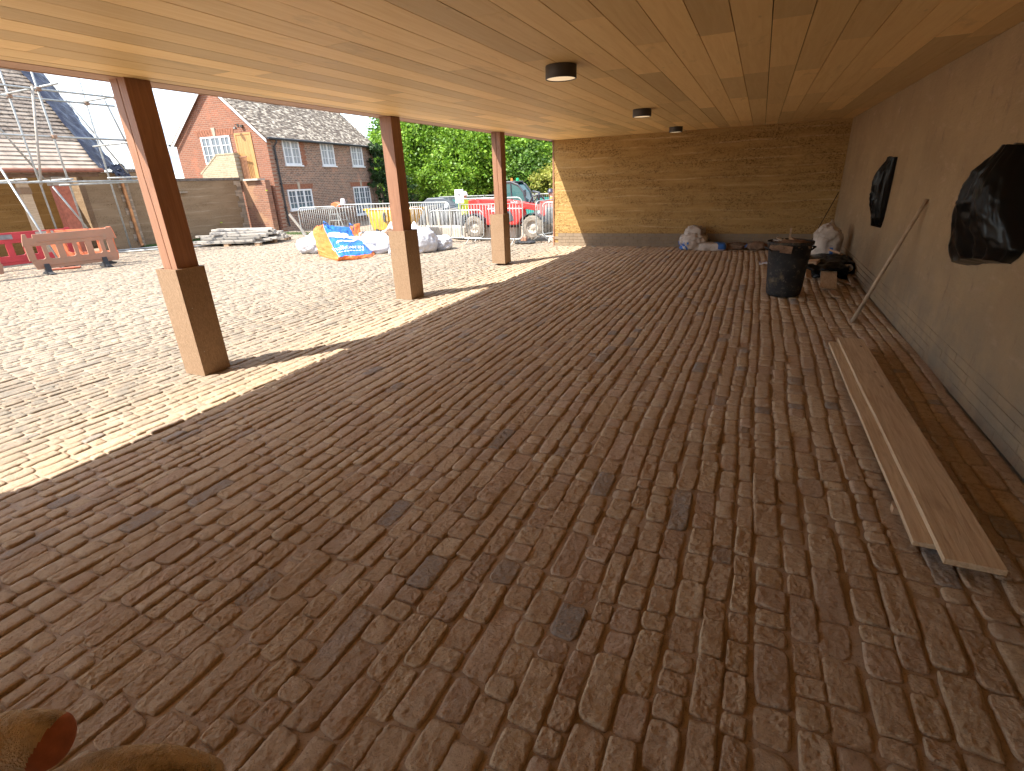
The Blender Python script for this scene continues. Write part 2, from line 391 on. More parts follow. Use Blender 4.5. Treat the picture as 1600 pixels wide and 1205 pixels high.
M['bronze'] = simple('bronze_lamp_body', (0.055, 0.045, 0.038), 0.5, 0.1, 3, 40, 0.05)
M['diffuser'] = simple('opal_diffuser', (0.85, 0.78, 0.66), 0.4, 0.02, 3, 10, 0)
_b = M['diffuser'].node_tree.nodes['Principled BSDF']; _b.inputs['Emission Color'].default_value = (1.0, 0.72, 0.42, 1); _b.inputs['Emission Strength'].default_value = 0.10
M['fascia'] = wood('fascia_trim', (0.45, 0.27, 0.162), (0.36, 0.207, 0.126), 0.05, 'y', 0.6)
M['roofdark'] = simple('roof_underside', (0.2, 0.12, 0.08))

def brickmat(name, c1, c2, mortar, sc=1.0, third=None, axis='xz', msize=0.012, patches=None):
    m, t, b = newmat(name)
    tcn = t.nodes.new('ShaderNodeTexCoord'); mpn = t.nodes.new('ShaderNodeMapping')
    mpn.inputs['Rotation'].default_value = {'xz': (R(90), 0, 0), 'yz': (R(90), 0, R(90))}[axis]
    sxyz = t.nodes.new('ShaderNodeSeparateXYZ'); cx = t.nodes.new('ShaderNodeCombineXYZ')
    t.links.new(tcn.outputs['Object'], sxyz.inputs[0])
    t.links.new(sxyz.outputs['X' if axis == 'xz' else 'Y'], cx.inputs['X']); t.links.new(sxyz.outputs['Z'], cx.inputs['Y'])
    br = t.nodes.new('ShaderNodeTexBrick'); br.inputs['Scale'].default_value = 1.0
    br.inputs['Brick Width'].default_value = 0.225 * sc; br.inputs['Row Height'].default_value = 0.078 * sc
    br.inputs['Mortar Size'].default_value = msize; br.inputs['Mortar Smooth'].default_value = 0.3; br.inputs['Bias'].default_value = 0.0
    br.inputs['Color1'].default_value = (*c1, 1); br.inputs['Color2'].default_value = (*c2, 1); br.inputs['Mortar'].default_value = (*mortar, 1)
    t.links.new(cx.outputs[0], br.inputs['Vector'])
    c = br.outputs['Color']; v = vec(t)
    c = mixc(t, c, third or tuple(x * 0.5 for x in c1), rampf(t, noise(t, v, 8, 5, 0.7), 0.52, 0.75))
    c = mixc(t, c, tuple(min(1, x * 1.6) for x in c1), rampf(t, noise(t, v, 1.3, 5), 0.6, 0.8))
    if patches: c = mixc(t, c, patches, rampf(t, noise(t, v, 0.7, 3), 0.55, 0.62))
    t.links.new(c, b.inputs['Base Color']); b.inputs['Roughness'].default_value = 0.9
    inv = t.nodes.new('ShaderNodeMath'); inv.operation = 'SUBTRACT'; inv.inputs[0].default_value = 1; t.links.new(br.outputs['Fac'], inv.inputs[1])
    nb = bump(t, b, inv.outputs[0], 0.8, 0.012); bump(t, b, noise(t, v, 40, 4), 0.4, 0.006, nb); return m
M['brick_gable'] = brickmat('red_brick_gable', (0.25, 0.088, 0.046), (0.19, 0.068, 0.037), (0.26, 0.165, 0.115), third=(0.30, 0.14, 0.08))
M['brick_facade'] = brickmat('brown_brick_facade', (0.289, 0.1487, 0.0935), (0.1275, 0.0765, 0.0595), (0.34, 0.2635, 0.1955), axis='yz', third=(0.102, 0.0595, 0.0467), msize=0.014)
M['brick_yellow'] = brickmat('buff_brick', (0.3744, 0.3024, 0.1872), (0.3024, 0.2304, 0.1368), (0.3744, 0.324, 0.2448))
M['brick_yellow_y'] = brickmat('buff_brick_side', (0.357, 0.2805, 0.187), (0.289, 0.221, 0.1445), (0.357, 0.306, 0.238), axis='yz')
M['brick_old'] = brickmat('old_red_brick', (0.288, 0.12, 0.064), (0.192, 0.08, 0.048), (0.272, 0.176, 0.12), third=(0.12, 0.064, 0.04), patches=(0.32, 0.176, 0.096))
M['brick_old_y'] = brickmat('old_red_brick_side', (0.36, 0.15, 0.08), (0.24, 0.10, 0.06), (0.34, 0.22, 0.15), axis='yz')
M['quoin'] = simple('quoin_brick', (0.34, 0.2635, 0.187), 0.9, 0.3, 6, 40, 0.3, rand=0.3)
M['coping'] = simple('coping_brick', (0.152, 0.12, 0.096), 0.9, 0.4, 9, 40, 0.4)
M['plinth_unused'] = simple('plinth_brick', (0.165, 0.125, 0.085), 0.9, 0.25, 5, 60, 0.4, rand=0.1)
M['plinth_far'] = simple('limestone_plinth', (0.24, 0.18, 0.12), 0.9, 0.15, 3, 60, 0.3)
M['white'] = simple('white_paint', (0.648, 0.648, 0.648), 0.5, 0.08, 5, 40, 0.05)
M['black'] = simple('black_gutter', (0.02, 0.02, 0.022), 0.5, 0.1)
M['keystone'] = simple('stone_key', (0.384, 0.32, 0.24), 0.9)
M['arch'] = simple('gauged_brick_arch', (0.266, 0.105, 0.056), 0.9, 0.4, 14)
def glassy(name, c, r=0.08):
    m, t, b = newmat(name); b.inputs['Base Color'].default_value = (*c, 1); b.inputs['Roughness'].default_value = r; b.inputs['Specular IOR Level'].default_value = 0.8; return m
M['pane'] = glassy('window_glass', (0.10, 0.12, 0.14)); M['cabglass'] = glassy('cab_glass', (0.03, 0.10, 0.10), 0.05)  # teal of the cab glass is the hoarding's reflection put into its colour
M['pane_curtain'] = glassy('curtained_glass', (0.30, 0.31, 0.33), 0.2)

def tilemat(name, c1, c2, c3, src='isl'):
    m, t, b = newmat(name); g = t.nodes.new('ShaderNodeNewGeometry')
    rp = ramp(t, [(0, c1), (0.5, c2), (1, c3)]); t.links.new(g.outputs['Random Per Island'], rp.inputs['Fac']); v = vec(t)
    c = mixc(t, rp.outputs['Color'], tuple(x * 0.35 for x in c1), rampf(t, noise(t, v, 9, 5, 0.7), 0.48, 0.65))
    t.links.new(c, b.inputs['Base Color']); b.inputs['Roughness'].default_value = 0.9; bump(t, b, noise(t, v, 30, 5), 0.5, 0.01); return m
M['housetile'] = tilemat('lichened_roof_tile', (0.12, 0.09, 0.068), (0.235, 0.19, 0.145), (0.56, 0.49, 0.39))
M['shedtile'] = tilemat('stone_roof_slate', (0.18, 0.14, 0.11), (0.235, 0.19, 0.15), (0.29, 0.24, 0.19))
M['tarp'] = simple('navy_tarpaulin', (0.008, 0.0096, 0.0256), 0.32, 0.3, 3, 12, 0.5, bdist=0.03)
M['steel'] = simple('galvanised_tube', (0.38, 0.39, 0.37), 0.45, 0.3, 9, 60, 0.2, metal=0.35)
M['coupler'] = simple('rusty_coupler', (0.24, 0.15, 0.10), 0.8, 0.4)
M['gutter_brown'] = simple('terracotta_gutter', (0.27, 0.10, 0.06), 0.6)
M['copper'] = simple('copper_downpipe', (0.50, 0.23, 0.09), 0.45, 0.4, 5, 40, 0.1, metal=0.3)
M['redpillar'] = simple('red_pillar_wrap', (0.4, 0.12, 0.068), 0.75, 0.3, 12, 60, 0.5)
M['plastic_tan'] = simple('dusty_orange_plastic', (0.3312, 0.1692, 0.1044), 0.6, 0.12, 2, 40, 0.1, dirt=(0.2592, 0.1728, 0.1152), dscale=4, damt=0.8)
M['plastic_orange'] = simple('orange_plastic', (0.576, 0.136, 0.048), 0.5, 0.15, 3, 40, 0.1, dirt=(0.4, 0.2, 0.12), damt=0.4)
M['plastic_red'] = simple('red_plastic', (0.448, 0.04, 0.048), 0.5, 0.2, 3, 40, 0.1)
M['rubber'] = simple('black_rubber', (0.03, 0.03, 0.032), 0.8, 0.3, 5, 40, 0.3)
M['bagblack'] = simple('black_plastic_bag', (0.005, 0.005, 0.005), 0.3, 0.2, 10, 5, 0.2, bdist=0.01, spec=0.22)
M['sackwhite'] = simple('white_woven_sack', (0.50, 0.50, 0.52), 0.75, 0.15, 3, 9, 0.9, bdist=0.03)
M['papersack'] = simple('grubby_paper_sack', (0.52, 0.45, 0.39), 0.7, 0.25, 6, 12, 0.7, bdist=0.02, dirt=(0.22, 0.14, 0.09), dscale=6, damt=0.8)
M['blueprint'] = simple('blue_print', (0.03, 0.13, 0.42), 0.6, 0.2, 5, 20, 0.3)
M['bagblue'] = simple('blue_bulk_bag', (0.0127, 0.136, 0.476), 0.45, 0.3, 4, 7, 0.9, bdist=0.04)
M['bagorange'] = simple('orange_bulk_bag', (0.68, 0.17, 0.034), 0.55, 0.2, 4, 7, 0.9, bdist=0.04)
M['whiteprint'] = simple('white_print', (0.75, 0.8, 0.85), 0.6, 0.05)
def bin_mat():
    m, t, b = newmat('scuffed_black_bin'); v = vec(t)
    c = mixc(t, (0.016, 0.016, 0.018), (0.035, 0.034, 0.034), rampf(t, noise(t, v, 7, 5), 0.3, 0.7))
    c = mixc(t, c, (0.27, 0.21, 0.165), rampf(t, noise(t, v, 14, 9, 0.8), 0.56, 0.72))
    c = mixc(t, c, (0.16, 0.12, 0.07), rampf(t, noise(t, v, 2.5, 5, 0.6), 0.56, 0.68))
    t.links.new(c, b.inputs['Base Color']); b.inputs['Roughness'].default_value = 0.7; b.inputs['Specular IOR Level'].default_value = 0.25; bump(t, b, noise(t, v, 50, 5), 0.3, 0.004); return m
M['bin'] = bin_mat()
M['muck'] = simple('dried_mortar_muck', (0.24, 0.145, 0.09), 0.95, 0.5, 14, 40, 0.9, bdist=0.02)
M['pale_wood'] = simple('pale_stick', (0.42, 0.31, 0.21), 0.6, 0.25, 8, 50, 0.2)
M['yellow'] = simple('worn_yellow_skip', (0.58, 0.33, 0.03), 0.6, 0.3, 4, 30, 0.3, dirt=(0.25, 0.14, 0.05), damt=0.7)
M['truckred'] = simple('truck_red', (0.527, 0.0298, 0.0255), 0.35, 0.1, 3, 30, 0.03, dirt=(0.255, 0.068, 0.0425), damt=0.3)
M['truckdark'] = simple('truck_charcoal', (0.04, 0.045, 0.055), 0.5, 0.2)
M['tyre'] = simple('muddy_tyre', (0.21, 0.18, 0.145), 0.95, 0.5, 9, 40, 0.5)
M['conewhite'] = simple('cone_sleeve', (0.75, 0.75, 0.72), 0.5)
M['concrete'] = simple('pale_block', (0.416, 0.368, 0.304), 0.9, 0.2, 3, 40, 0.4)
M['greensheet'] = simple('green_debris_sheet', (0.01, 0.19, 0.16), 0.7, 0.3, 2, 20, 0.4)
M['hivis_y'] = simple('yellow_hivis', (0.55, 0.78, 0.04), 0.7, 0.1)
M['hivis_o'] = simple('orange_hivis', (0.85, 0.20, 0.03), 0.7, 0.1)
M['navy'] = simple('navy_trousers', (0.02, 0.025, 0.05), 0.8)
M['skin'] = simple('skin', (0.50, 0.28, 0.20), 0.6, 0.05)
M['helmet'] = simple('helmet_white', (0.7, 0.62, 0.6), 0.4, 0.05)
M['helmet_b'] = simple('helmet_dark', (0.03, 0.03, 0.05), 0.4, 0.05)
def leafmat(name, c1, c2, c3):
    m, t, b = newmat(name); g = t.nodes.new('ShaderNodeNewGeometry')
    rp = ramp(t, [(0, c1), (0.5, c2), (1, c3)]); t.links.new(g.outputs['Random Per Island'], rp.inputs['Fac'])
    lc = mixc(t, rp.outputs['Color'], tuple(x * .4 for x in c1), rampf(t, noise(t, vec(t), 1.1, 5, 0.7), 0.48, 0.66))
    t.links.new(lc, b.inputs['Base Color']); b.inputs['Roughness'].default_value = 0.55
    tr = t.nodes.new('ShaderNodeBsdfTranslucent'); t.links.new(lc, tr.inputs['Color'])
    ms = t.nodes.new('ShaderNodeMixShader'); ms.inputs[0].default_value = 0.35
    out = t.nodes['Material Output']; t.links.new(b.outputs[0], ms.inputs[1]); t.links.new(tr.outputs[0], ms.inputs[2]); t.links.new(ms.outputs[0], out.inputs['Surface']); return m
M['leaf_bright'] = leafmat('bright_leaf', (0.104, 0.232, 0.012), (0.192, 0.352, 0.024), (0.304, 0.464, 0.048))
M['leaf_mid'] = leafmat('mid_leaf', (0.06, 0.15, 0.015), (0.11, 0.22, 0.02), (0.17, 0.29, 0.04))
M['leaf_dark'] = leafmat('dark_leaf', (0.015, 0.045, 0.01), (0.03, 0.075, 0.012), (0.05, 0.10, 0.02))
M['leaf_yellow'] = leafmat('yellowing_leaf', (0.22, 0.26, 0.04), (0.34, 0.36, 0.06), (0.44, 0.42, 0.10))
M['bark'] = simple('bark', (0.12, 0.085, 0.06), 0.95, 0.4, 9, 30, 0.8, bdist=0.02)
M['soil'] = simple('gravelly_soil', (0.30, 0.23, 0.165), 0.95, 0.4, 3, 30, 0.8, bdist=0.03, dirt=(0.16, 0.11, 0.07), dscale=2)
M['grass'] = leafmat('grass_blade', (0.05, 0.12, 0.02), (0.08, 0.17, 0.03), (0.12, 0.2, 0.05))
M['greyslab'] = simple('grey_formwork', (0.20, 0.20, 0.205), 0.7, 0.4, 6)
def knit():
    m, t, b = newmat('knitted_glove'); v = vec(t)
    c = mixc(t, (0.74, 0.60, 0.42), (0.56, 0.44, 0.29), rampf(t, noise(t, v, 60, 4, 0.6), 0.35, 0.65))
    c = mixc(t, c, (0.20, 0.145, 0.085), rampf(t, noise(t, v, 45, 4), 0.5, 0.7))
    t.links.new(c, b.inputs['Base Color']); b.inputs['Roughness'].default_value = 1.0
    b.inputs['Sheen Weight'].default_value = 0.3
    bump(t, b, noise(t, vec(t, 'pos', (160, 160, 160)), 1.0, 3, 0.8), 1.0, 0.006); return m
M['knit'] = knit(); M['latex'] = simple('red_latex_palm', (0.50, 0.17, 0.085), 0.8, 0.45, 60, 80, 0.2, bdist=0.002)
# ------------------------------------------------------------------ fast mesh from arrays
def fast_mesh(name, V, faces_list, mats, smooth=True, mi=None):
    # faces_list: list of int arrays (n, k)
    me = bpy.data.meshes.new(name); me.vertices.add(len(V)); me.vertices.foreach_set('co', np.asarray(V, np.float32).ravel())
    loops = np.concatenate([f.ravel() for f in faces_list]).astype(np.int32)
    tot = np.concatenate([np.full(len(f), f.shape[1]) for f in faces_list]).astype(np.int32)
    st = np.concatenate([[0], np.cumsum(tot)[:-1]]).astype(np.int32)
    me.loops.add(len(loops)); me.loops.foreach_set('vertex_index', loops)
    me.polygons.add(len(tot)); me.polygons.foreach_set('loop_start', st); me.polygons.foreach_set('loop_total', tot)
    for m in (mats if isinstance(mats, (list, tuple)) else [mats]): me.materials.append(m)
    if mi is not None: me.polygons.foreach_set('material_index', np.asarray(mi, np.int32))
    me.polygons.foreach_set('use_smooth', np.full(len(tot), smooth)); me.update(calc_edges=True); me.validate(); return me
def link(name, me, parent=None):
    o = bpy.data.objects.new(name, me); COL.objects.link(o)
    if parent: o.parent = parent
    return o
def boxes_mesh(name, B, mat, smooth=False):
    # B: (n, 12) origin + three edge vectors (ox,oy,oz, ax..,bx..,cx..)
    B = np.asarray(B, float); o = B[:, 0:3]; a = B[:, 3:6]; b = B[:, 6:9]; c = B[:, 9:12]
    V = np.stack([o, o + a, o + a + b, o + b, o + c, o + a + c, o + a + b + c, o + b + c], 1).reshape(-1, 3)
    F = np.array([(0, 3, 2, 1), (4, 5, 6, 7), (0, 1, 5, 4), (1, 2, 6, 5), (2, 3, 7, 6), (3, 0, 4, 7)])
    A = (np.arange(len(B)) * 8)[:, None, None] + F[None]
    return fast_mesh(name, V, [A.reshape(-1, 4)], mat, smooth)

# ------------------------------------------------------------------ ground and cobbled paving
def gh(x, y):
    x = np.asarray(x, float); y = np.asarray(y, float)
    a = np.clip((x + 13.0) / 1.8, 0, 1); d = np.clip((y - 14.75) / 0.7, 0, 1)
    e = np.clip((y - 16) / 12, 0, 1)
    return -0.3 * a * d - 0.4 * e * a
xs = np.concatenate([np.array([-600, -200, -80, -45]), np.linspace(-32, 8, 120), np.array([30, 90, 300, 600])])
ys = np.concatenate([np.array([-300, -60, -15]), np.linspace(-5, 40, 130), np.array([70, 150, 400, 900])])
X, Y = np.meshgrid(xs, ys, indexing='ij')
Z = gh(X, Y) - 0.055 + 0.02 * fbm(X * 0.8, Y * 0.8) * (Y > 15)
ground = struct(grid_mesh('ground', np.stack([X, Y, Z], -1), M['soil']))

def ylim(x):
    return 14.5 if x > -9 else 14.5 + (-9 - x) * 0.33
paving = grid_mesh('cobbled_paving', (lambda gx, gy: np.stack([gx, gy, -0.011 + 0.0045 * fbm(gx * 7, gy * 7) + 0.003 * fbm(gx * 1.2, gy * 1.2)], -1))(*np.meshgrid(np.linspace(-20.4, 1.615, 420), np.linspace(-7.5, 14.6, 360), indexing='ij')), M['bed'])
struct(paving)
srg = np.random.RandomState(11)
def stone_tpl(aspect, n, rings, seed, w=0.115):
    g = np.random.RandomState(seed); l = w * aspect
    th = np.linspace(0, 2 * np.pi, n, endpoint=False) + g.uniform(-.5, .5) * 0.05
    # bias sample angles so that corners get vertices
    p = g.uniform(4.5, 7.5)
    # superellipse on a rounded box with square-ish corners
    cx = np.sign(np.cos(th)) * np.abs(np.cos(th)) ** (2 / p); cy = np.sign(np.sin(th)) * np.abs(np.sin(th)) ** (2 / p)
    hw = w / 2; hl = l / 2; k = hw * 0.55
    ox = cx * hw; oy = cy * hw + np.sign(cy) * (hl - hw) * np.clip(np.abs(cy) * 1.05, 0, 1)
    ph = g.uniform(0, 9, 4)
    wob = 1 + 0.05 * np.sin(3 * th + ph[0]) + 0.03 * np.sin(5 * th + ph[1]) + 0.02 * np.sin(8 * th + ph[2])
    ox = ox * wob + g.normal(0, 0.0022, n); oy = oy * (1 + (wob - 1) * 0.5) + g.normal(0, 0.0025, n)
    V = []; prof = {9: [(1.0, -0.05), (1.0, -0.009), (0.97, -0.002), (0.92, 0.0), (0.78, 0.0008), (0.63, .001), (0.47, 0.001), (0.31, 0.001), (0.15, 0.001)],
                    5: [(1.0, -0.04), (1.0, -0.009), (0.93, -0.001), (0.66, 0.001), (0.33, 0.001)],
                    4: [(1.0, -0.04), (1.0, -0.008), (0.93, -0.001), (0.5, 0.001)],
                    3: [(1.0, -0.03), (0.99, -0.008), (0.86, 0.0)]}[rings]
    sx, sy = g.uniform(-.03, .03), g.uniform(-.015, .015)
    for r, z in prof:
        x = ox * r if r > .8 else ox * r; y = oy * r
        # keep a constant chamfer along the length
        if 0.8 < r < 1: y = oy - np.sign(oy) * (1 - r) * hw * 1.2
        zz = z + (x * sx + y * sy) * (z > -0.02)
        if z > -0.009: zz = zz + 0.0058 * fbm(x * 24 + seed * 3.1, y * 24, seed * 1.7, 3) + (0.0034 if rings > 4 else .0015) * fbm(x * 85 + seed, y * 85, seed * 2.3, 3)
        V.append(np.stack([x, y, zz + 0 * x], -1))
    V.append(np.array([[0, 0, prof[-1][1] + 0.002 * g.uniform(-1, 1)]]))
    V = np.concatenate(V); F = []
    for i in range(len(prof) - 1):
        for j in range(n): F.append((i * n + j, i * n + (j + 1) % n, (i + 1) * n + (j + 1) % n, (i + 1) * n + j))
    c = len(V) - 1; b = (len(prof) - 1) * n
    T = [(b + j, b + (j + 1) % n, c) for j in range(n)]
    return V, np.array(F), np.array(T), w, l
def stone_grid(aspect, n, seed, w=0.115, fine=True):
    g = np.random.RandomState(seed); l = w * aspect; nu_, nv_ = n, max(4, int(round(n * aspect)))
    u = np.linspace(-1, 1, nu_)[:, None] + np.zeros((nu_, nv_)); y = (np.linspace(-1, 1, nv_) * l / 2)[None, :] + np.zeros((nu_, nv_))
    hw, hl = w / 2, l / 2; k1, k2, k3, k4 = g.uniform(.03, .20, 4)
    kc = np.where(u < 0, np.where(y < 0, k1, k2), np.where(y < 0, k3, k4))
    ve = np.clip((np.abs(y) - (hl - hw * .8)) / (hw * .8), 0, 1)
    skew_ = g.uniform(-.05, .05, 4)
    X = hw * u * (1 - kc * ve ** 2.6); Yq = y - np.sign(y) * hw * kc * 1.1 * np.abs(u) ** 4 * ve
    ph = g.uniform(0, 50, 3)
    X = X * (1 + skew_[0] * y / hl) + hw * .055 * fbm(Yq * 22 + ph[0], u * 1.3 + ph[1], 0, 3); Yq = Yq * (1 + skew_[1] * u) + hw * .09 * fbm(u * 1.5 + ph[2], Yq * 8 + ph[0], 0, 3)
    e = np.maximum(np.abs(u), np.abs(y) / hl)
    ed_ = np.clip(1 - np.minimum((1 - np.abs(u)) * hw, hl - np.abs(y)) / .010, 0, 1)
    Zq = -.0065 * ed_ ** 2 + X * g.uniform(-.04, .04) + Yq * g.uniform(-.02, .02)
    Zq = Zq + .0045 * fbm(X * 22 + seed * 3.1, Yq * 22, seed * 1.7, 3) + (.0042 if fine else .002) * fbm(X * 95 + seed, Yq * 95, seed * 2.3, 3)
    V = np.stack([X, Yq, Zq], -1).reshape(-1, 3); idx = np.arange(nu_ * nv_).reshape(nu_, nv_)
    F = np.stack([idx[:-1, :-1], idx[1:, :-1], idx[1:, 1:], idx[:-1, 1:]], -1).reshape(-1, 4)
    loop = np.concatenate([idx[:, 0], idx[-1, 1:], idx[-2::-1, -1], idx[0, -2:0:-1]]); m_ = len(loop)
    s1 = V[loop] * np.array([1.0, 1.0, 0]) + np.array([0, 0, -.035]); b0 = len(V); V = np.concatenate([V, s1])
    j = np.arange(m_); F2 = np.stack([loop[j], b0 + j, b0 + (j + 1) % m_, loop[(j + 1) % m_]], -1)
    return V, np.concatenate([F, F2]), np.zeros((0, 3), int), w, l
ASP = [0.95, 1.35, 1.8, 2.4, 3.0]
hi = {a: [stone_grid(a, 18, 100 + 10 * i + k) for k in range(7)] for i, a in enumerate(ASP)}
mid = {a: [stone_grid(a, 7, 300 + 10 * i + k, fine=False) for k in range(6)] for i, a in enumerate(ASP)}
low = {a: [stone_tpl(a, 10, 3, 500 + 10 * i + k) for k in range(4)] for i, a in enumerate(ASP)}
stones = []
x = 1.605; ri = 0
while x > -20.3:
    w = srg.uniform(0.078, 0.132) if ri % 1 == 0 else 0.12
    xc = x - w / 2; y = -2.4 - srg.uniform(0, .3); yl = ylim(xc)
    ph = srg.uniform(0, 6)
    while y < yl:
        l = min(0.40, max(0.09, srg.gamma(4.6, 0.040)))
        yc = y + l / 2
        if yc > -1.2 or True:
            wv = 0.045 * float(vn(np.array(xc * 0.35 + 3), np.array(yc * 0.5))) + 0.006 * math.sin(yc * 3 + ph)
            stones.append((xc + wv + srg.normal(0, .003), yc, w * srg.uniform(.9, 1.02), l * srg.uniform(.96, 1.0), srg.normal(0, 0.026), srg.normal(0, 0.003), srg.randint(1000)))
        y += l + srg.uniform(0.002, 0.008)
    x -= w + srg.uniform(0.004, 0.011); ri += 1
S = np.array(stones)
Rm = np.array([[cr.x, cr.y, cr.z], [cf.x, cf.y, cf.z], [cu.x, cu.y, cu.z]])
q = (np.stack([S[:, 0], S[:, 1], np.zeros(len(S)) - 1.75], -1)) @ Rm.T
sxp = q[:, 0] / q[:, 1]; syp = q[:, 2] / q[:, 1]; dist = np.linalg.norm(q, axis=1)
hx, hy = 800 / 795.5, 602.5 / 795.5
near = (q[:, 1] > 0.05) & (np.abs(sxp) < hx * 1.25) & (np.abs(syp) < hy * 1.35)
infr = (q[:, 1] > 0.05) & (np.abs(sxp) < hx * 1.0) & (np.abs(syp) < hy * 1.0)
area = S[:, 2] * S[:, 3] / dist ** 3 * infr
order = np.argsort(-area); top = set(order[:296].tolist())
hi_me = {a: [fast_mesh('cobblestone', t[0], [t[1]], M['stone']) for t in hi[a]] for a in ASP}
VV = []; Q = []; T3 = []; off = 0
for i in range(len(S)):
    sx_, sy_, w, l, a_, dz, sd = S[i]
    asp = min(ASP, key=lambda k: abs(math.log(k / (l / w))))
    if i in top:
        k = int(sd) % 7; t = hi[asp][k]
        o = link('cobblestone', hi_me[asp][k], paving); o.location = (sx_, sy_, dz)
        o.rotation_euler = (srg.normal(0, .012), srg.normal(0, .02), a_ + (math.pi if sd % 2 else 0)); o.scale = (w / t[3], l / t[4], 1)
        continue
    if not near[i]: continue
    tp = mid if dist[i] < 7.5 else low
    t = tp[asp][int(sd) % len(tp[asp])]
    v = t[0].copy(); v[:, 0] *= w / t[3]; v[:, 1] *= l / t[4]
    if sd % 2: v[:, :2] *= -1
    c_, s_ = math.cos(a_), math.sin(a_)
    tilt = srg.normal(0, .02)
    VV.append(np.stack([sx_ + v[:, 0] * c_ - v[:, 1] * s_, sy_ + v[:, 0] * s_ + v[:, 1] * c_, v[:, 2] + dz + v[:, 0] * tilt], -1))
    Q.append(t[1] + off); T3.append(t[2] + off); off += len(v)
stuff(link('cobblestones', fast_mesh('cobblestones', np.concatenate(VV), [np.concatenate(Q), np.concatenate(T3)], M['stone_i']), paving))
print('stones', len(S), 'mass verts', off)
# rubble edge of the paving by the barriers
B = []
for k in range(900):
    xx = srg.uniform(-13, -4.6); yy = ylim(xx) + srg.uniform(0.02, 0.5) ** 1; s_ = srg.uniform(.015, .06)
    a = srg.uniform(0, 6); zz = float(gh(xx, yy)) - .03
    B.append((xx, yy, zz, s_ * math.cos(a), s_ * math.sin(a), .2 * s_, -s_ * .7 * math.sin(a), s_ * .7 * math.cos(a), 0, .1 * s_, 0, s_ * .6 + .02))
stuff(link('rubble', boxes_mesh('rubble', B, M['soil']), ground))

# ------------------------------------------------------------------ the open shed
shed = thing('cart_shed', 'long open-fronted shed with board ceiling, earth walls and brown oak posts over the cobbles', 'shed', (0, 0, 0))
YB = 14.03; XR = 1.62; CH = 2.69; XE = -5.03
# ceiling boards, each its own part
pitch = 0.2415; x = XR - 0.01
edges = [0.90 + 0.005 - 0.2415 * k for k in range(-3, 28)]
edges = [e for e in edges if XE < e < XR]; edges = [XR - .004] + edges + [XE]
bme = {}
for i in range(len(edges) - 1):
    x1, x0 = edges[i], edges[i + 1]
    y = -7.5 - rnd.uniform(0, 2.0)
    while y < YB:
        ln = rnd.uniform(1.8, 3.9); y0 = max(y, -7.5); y1 = min(y + ln, YB - .005)
        if y1 - y0 > .05:
            key = (round(x1 - x0, 3),)
            if key not in bme: bme[key] = MB().box(0.0032, x1 - x0 - 0.0032, 0, 1, 0, 0.022).mesh('ceiling_board', M['ceil'])
            o = link('ceiling_board', bme[key], shed); o.location = (x0, y0 + .0008, CH + rnd.uniform(0, .0012)); o.scale = (1, y1 - y0 - .0016, 1)
        y += ln
# deck above the boards, trim, fascia and roof
MB().box(XE - .02, XR, -7.5, YB, CH + .03, CH + .06).build('ceiling_deck', M['dark'], shed)
MB().box(-5.045, -5.03, -7.5, YB, CH + .012, CH + .1).build('shadow_gap', M['dark'], shed)
MB().box(-5.28, -5.047, -7.8, YB + .02, CH, CH + .03).build('eaves_board', M['fascia'], shed)
MB().box(-5.30, -5.28, -7.8, YB + .3, CH - .004, CH + .16).build('fascia_board', M['fascia'], shed)
MB().prism([(-5.36, CH + .14), (-5.28, CH + .10), (XR + .3, CH + .10), (XR + .4, CH + .14), (-1.83, 5.4)], 'y', -7.9, YB + .32).build('roof', M['shedtile'], shed)
# end wall of rammed earth (displaced mesh), plinth
nx_, nz_ = 300, 110
gx, gz = np.meshgrid(np.linspace(-5.1, XR, nx_), np.linspace(0.335, CH + .02, nz_), indexing='ij')
lift = (gz + 0.02 * fbm(gx * .9, gz * .3)) / 0.135; fr = lift - np.floor(lift)
dsp = 0.010 * fbm(gx * 3, gz * 6) + 0.010 * fbm(gx * 16, gz * 24) + 0.006 * np.exp(-((fr - .05) / .12) ** 2)
edgef = np.clip((gx + 5.1) / .05, 0, 1)
wallm = grid_mesh('rammed_earth_wall', np.stack([gx, YB - .01 - dsp, gz], -1), M['rammed'], shed)
MB().box(-5.1, XR + .35, YB - .002, YB + .36, .0, CH + .02).build('wall_core', M['rammed'], shed)
bp = MB()
for r_ in range(4):
    xx = -5.098 + (0.11 if r_ % 2 else 0)
    while xx < XR:
        bp.box(max(xx, -5.1) + .002, min(xx + .218, XR), YB - .026 + rnd.uniform(-.0015, .0015), YB - .003, .003 + r_ * .083, .083 + r_ * .083 - .003); xx += .222
stuff(bp.build('plinth_bricks', M['plinth_far'], shed))
MB().box(-5.135, -5.102, YB - .03, YB + .36, -.02, CH).build('corner_post', M['post'], shed)
